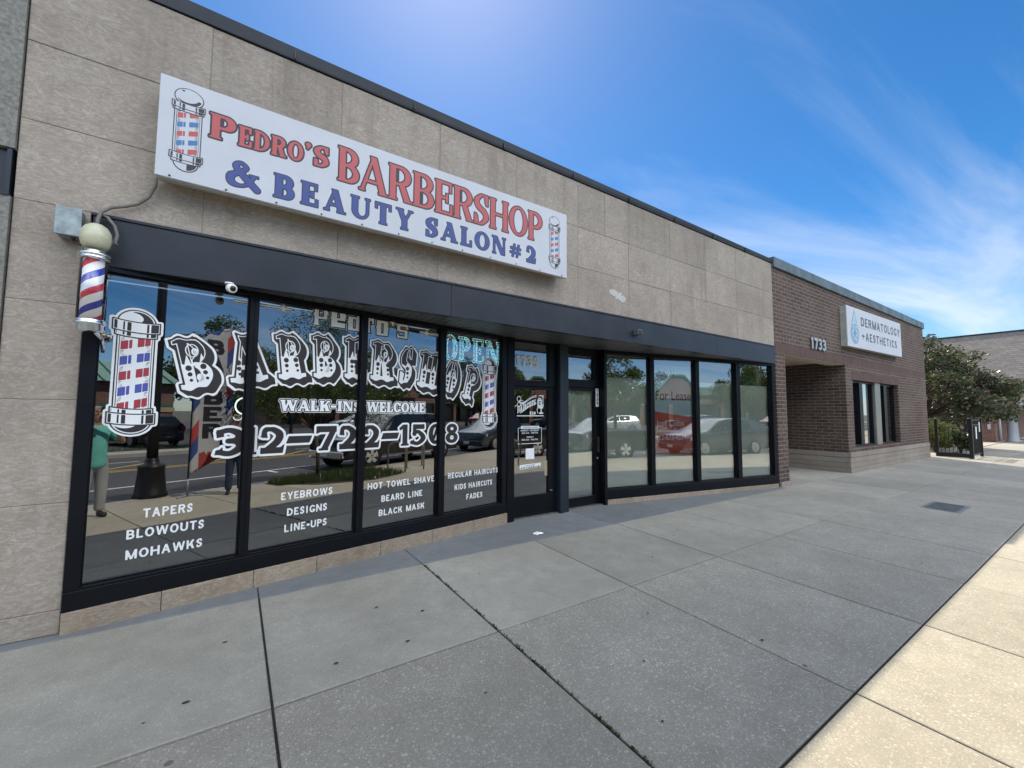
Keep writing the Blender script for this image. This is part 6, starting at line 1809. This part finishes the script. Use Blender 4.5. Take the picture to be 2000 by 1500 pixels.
        for hx in ((-.15, .8) if kind_ == 'pickup' else (.05, .95)): mb.box(hx * sc, (hx + .16) * sc, sg * W - .004, sg * W + .02, .98 * sc, 1.01 * sc)
        mb.build('door_handle', M['ink'], V, local=True)
    mb = MB(); mb.box(-Lh - .07, -Lh + .12, -W * .88, W * .88, zg + .04, zg + .26); mb.build('front_bumper', M['chrome'] if kind_ == 'pickup' else M['ink'], V, local=True, bevel=.03)
    mb = MB(); mb.box(Lh - .10, Lh + .08, -W * .88, W * .88, zg + .04, zg + .26); mb.build('rear_bumper', M['chrome'] if kind_ == 'pickup' else M['ink'], V, local=True, bevel=.03)
    mb = MB(); mb.box(st[1][0] - .02, st[1][0] + .02, -W * .5, W * .5, zg + .28, st[1][1] - .05); mb.build('grille', M['ink'], V, local=True)
    mb = MB(); mb.box(-Lh - .085, -Lh - .07, -.16, .16, zg + .10, zg + .22); mb.build('number_plate', M['paperwhite'], V, local=True)
    return V
sk = -math.atan(.1)
vehicle('pickup_truck', 'black pickup truck with chrome wheels parked at the kerb', 'pickup', (8.75, kerb_y(8.75) - 1.45, -.32), sk, paint('black_paint', (.010, .011, .014)), 'pickup truck')
vehicle('parked_car', 'dark grey sport utility car parked at the kerb behind the pickup', 'suv', (15.9, kerb_y(15.9) - 1.35, -.32), sk, paint('grey_paint', (.055, .062, .075)), 'car', None, 1.06)
vehicle('parked_car', 'black car facing the road from the lot across the street', 'suv', (4.7, -19.3, -.24), R_(78), paint('black_car_paint', (.010, .010, .012)), 'car')
vehicle('parked_car', 'white sport utility car in the lot before the arcade', 'suv', (21.0, -24.5, -.24), R_(10), paint('white_paint', (.62, .64, .66)), 'car')
vehicle('parked_car', 'red car in the lot before the long arcade', 'suv', (46.0, -31.0, -.24), R_(-15), paint('red_paint', (.28, .02, .02)), 'car')
vehicle('parked_car', 'dark car parked at an angle in the middle of the lot', 'suv', (31.0, -27.5, -.24), R_(60), paint('dark_paint', (.03, .03, .035)), 'car')
vehicle('parked_car', 'silver car parked in front of the tall brick gable', 'suv', (37.0, -33.5, -.24), R_(85), paint('silver_paint', (.32, .33, .35)), 'car')
# shops across the road ------------------------------------------------
def mall(name, label, x0, x1, y, zb, ze, zr, depth, gables, cols, rot=0):
    Mx = thing(name, label, 'building', (x0, y, zb))
    mb = MB(); mb.box(x0, x1, y - depth, y - .3, zb, ze - 1.2); mb.box(x0, x1, y - .3, y + 1.6, ze - 1.35, ze); mb.build('wall', M['redbrick'], Mx)
    mb = MB(); mb.box(x0, x1, y - .298, y - .25, zb + .1, ze - 1.4); mb.build('shopfront', M['mallglass'], Mx)
    mb = MB()
    mb.hexa([(x0 - .3, y - 5, ze + .01), (x1 + .3, y - 5, ze + .01), (x1 + .3, y + 2.0, ze + .01), (x0 - .3, y + 2.0, ze + .01), (x0 - .3, y - 5, zr), (x1 + .3, y - 5, zr), (x1 + .3, y - 3.2, zr), (x0 - .3, y - 3.2, zr)][0:8])
    k = x0
    while k < x1:
        mb.hexa([(k, y - 3.2, zr), (k + .07, y - 3.2, zr), (k + .07, y + 2.0, ze + .02), (k, y + 2.0, ze + .02), (k, y - 3.2, zr + .09), (k + .07, y - 3.2, zr + .09), (k + .07, y + 2.0, ze + .11), (k, y + 2.0, ze + .11)]); k += .62
    mb.build('roof', M['greenroof'], Mx)
    for gx, gw, gz_ in gables:
        mb = MB(); pts = [(gx - gw, ze - .6), (gx + gw, ze - .6), (gx + gw, ze + .2), (gx + gw * .25, gz_), (gx - gw * .25, gz_), (gx - gw, ze + .2)]
        mb.prism(pts, lambda a, b, d: (a, y + 2.3 - d, b), 0, .4); mb.build('gable', M['redbrick'], Mx)
        mb = MB(); pts = [(gx - gw - .2, ze + .1), (gx - gw * .25, gz_ - .05), (gx + gw * .25, gz_ - .05), (gx + gw + .2, ze + .1), (gx + gw + .2, ze + .35), (gx + gw * .25, gz_ + .25), (gx - gw * .25, gz_ + .25), (gx - gw - .2, ze + .35)]
        mb.prism(pts, lambda a, b, d: (a, y + 2.5 - d, b), 0, .5); mb.build('gable_trim', M['greenroof'], Mx)
    for cx_ in cols:
        mb = MB(); mb.box(cx_ - .3, cx_ + .3, y + 1.1, y + 1.62, zb, ze - 1.352); c_ = mb.build('column', M['redbrick'], Mx)
        mb = MB(); mb.box(cx_ - .36, cx_ + .36, y + 1.04, y + 1.68, ze - 1.75, ze - 1.46); mb.build('capital', M['tan'], c_)
    rq = random.Random(x0)
    xx = x0 + 2
    mb = MB(); mb.box(x0, x1, y + 1.605, y + 1.64, ze - 1.40, ze - 1.26); mb.build('fascia', M['greenroof'], Mx)
    return Mx
mall('shopping_arcade', 'long brick shopping arcade with a green metal roof and tall gable', 24, 78, -45, -.24, 4.35, 5.9, 14, [(40.6, 3.7, 7.1)], [26 + 4.6 * k for k in range(12)])
mall('shopping_arcade', 'nearer brick wing of shops with a low green metal roof', -14, 7.3, -25.5, -.24, 3.2, 4.7, 10, [], [-10, -5, 0, 4, 7.0])
# parking lot sign, pole
o = thing('lot_sign', 'small white sign on a slim post in the lot', 'sign', (16.5, -24, -.24))
mb = MB(); mb.tube([(0, 0, 0), (0, 0, 1.6)], .03, 8); mb.build('post', M['galv'], o, local=True); mb = MB(); mb.box(-.35, .35, -.02, .02, 1.5, 2.1); mb.build('panel', M['paperwhite'], o, local=True)
# trees across the road: three kinds, copied
tg = 'trees around the lot across the street'
ta = tree('lot_tree', 'broad green tree spreading over the lot before the tall gable', (18.4, -19.5, -.24), 6.6, 3.0, 2.8, 2.0, 51, ['leaf_green', 'leaf_dark', 'leaf_lime'], 11000, .11, tg, .13, .3, 34)
tb_ = tree('lot_tree', 'tall round tree behind the nearer wing of shops', (13.0, -34.0, -.24), 9.5, 4.2, 4.0, 2.2, 52, ['leaf_dark', 'leaf_green'], 11000, .15, tg, .2, .2, 34)
tcx = tree('lot_tree', 'slim light green tree at the median near the black car', (10.5, -15.5, -.2), 5.6, 2.4, 2.0, 1.6, 53, ['leaf_green', 'leaf_lime', 'leaf_dark'], 10000, .09, tg, .09, .2, 30)
for src, loc, rz, sc_, lab in [(ta, (33.5, -20.5, -.24), 1.2, .95, 'green lot tree standing between the dark car and the arcade'), (tb_, (38.5, -27.0, -.24), 2.2, .85, 'dark rounded tree in front of the tall gable'), (tb_, (2.0, -38.0, -.24), .7, 1.0, 'dark tree rising over the low green roof'), (tcx, (7.6, -14.9, -.2), 2.6, .9, 'smaller median tree beside the slim light green one'),
                           (tb_, (27.0, -62.0, -.24), 1.9, 1.05, 'tree behind the near end of the long arcade'), (tb_, (52.0, -64.0, -.24), 3.9, 1.0, 'tree behind the middle of the long arcade'), (ta, (60.0, -40.0, -.24), 2.9, 1.2, 'tree before the far end of the long arcade'), (tb_, (-9.0, -40.0, -.24), 5.1, 1.1, 'dark tree behind the outer end of the low wing'), (tb_, (19.5, -42.0, -.24), 4.4, .9, 'dark tree between the two brick arcades'), (ta, (41.0, -11.5, -.2), 1.4, .85, 'median tree far down the road past the parked cars'), (tb_, (55.0, -13.0, -.2), 2.4, .7, 'rounded median tree farthest down the road'), (tb_, (-30.0, -40.0, -.24), 3.1, 1.2, 'tall dark tree standing alone beyond the low wing'), (tb_, (-48.0, -30.0, -.24), 1.1, 1.0, 'dark tree on the far side of the road before the horizon'), (ta, (24.0, -36.0, -.24), .4, 1.1, 'spreading tree beside the tall gable')]:
    dup(src, loc, rz, lab, tg, (sc_, sc_, sc_))
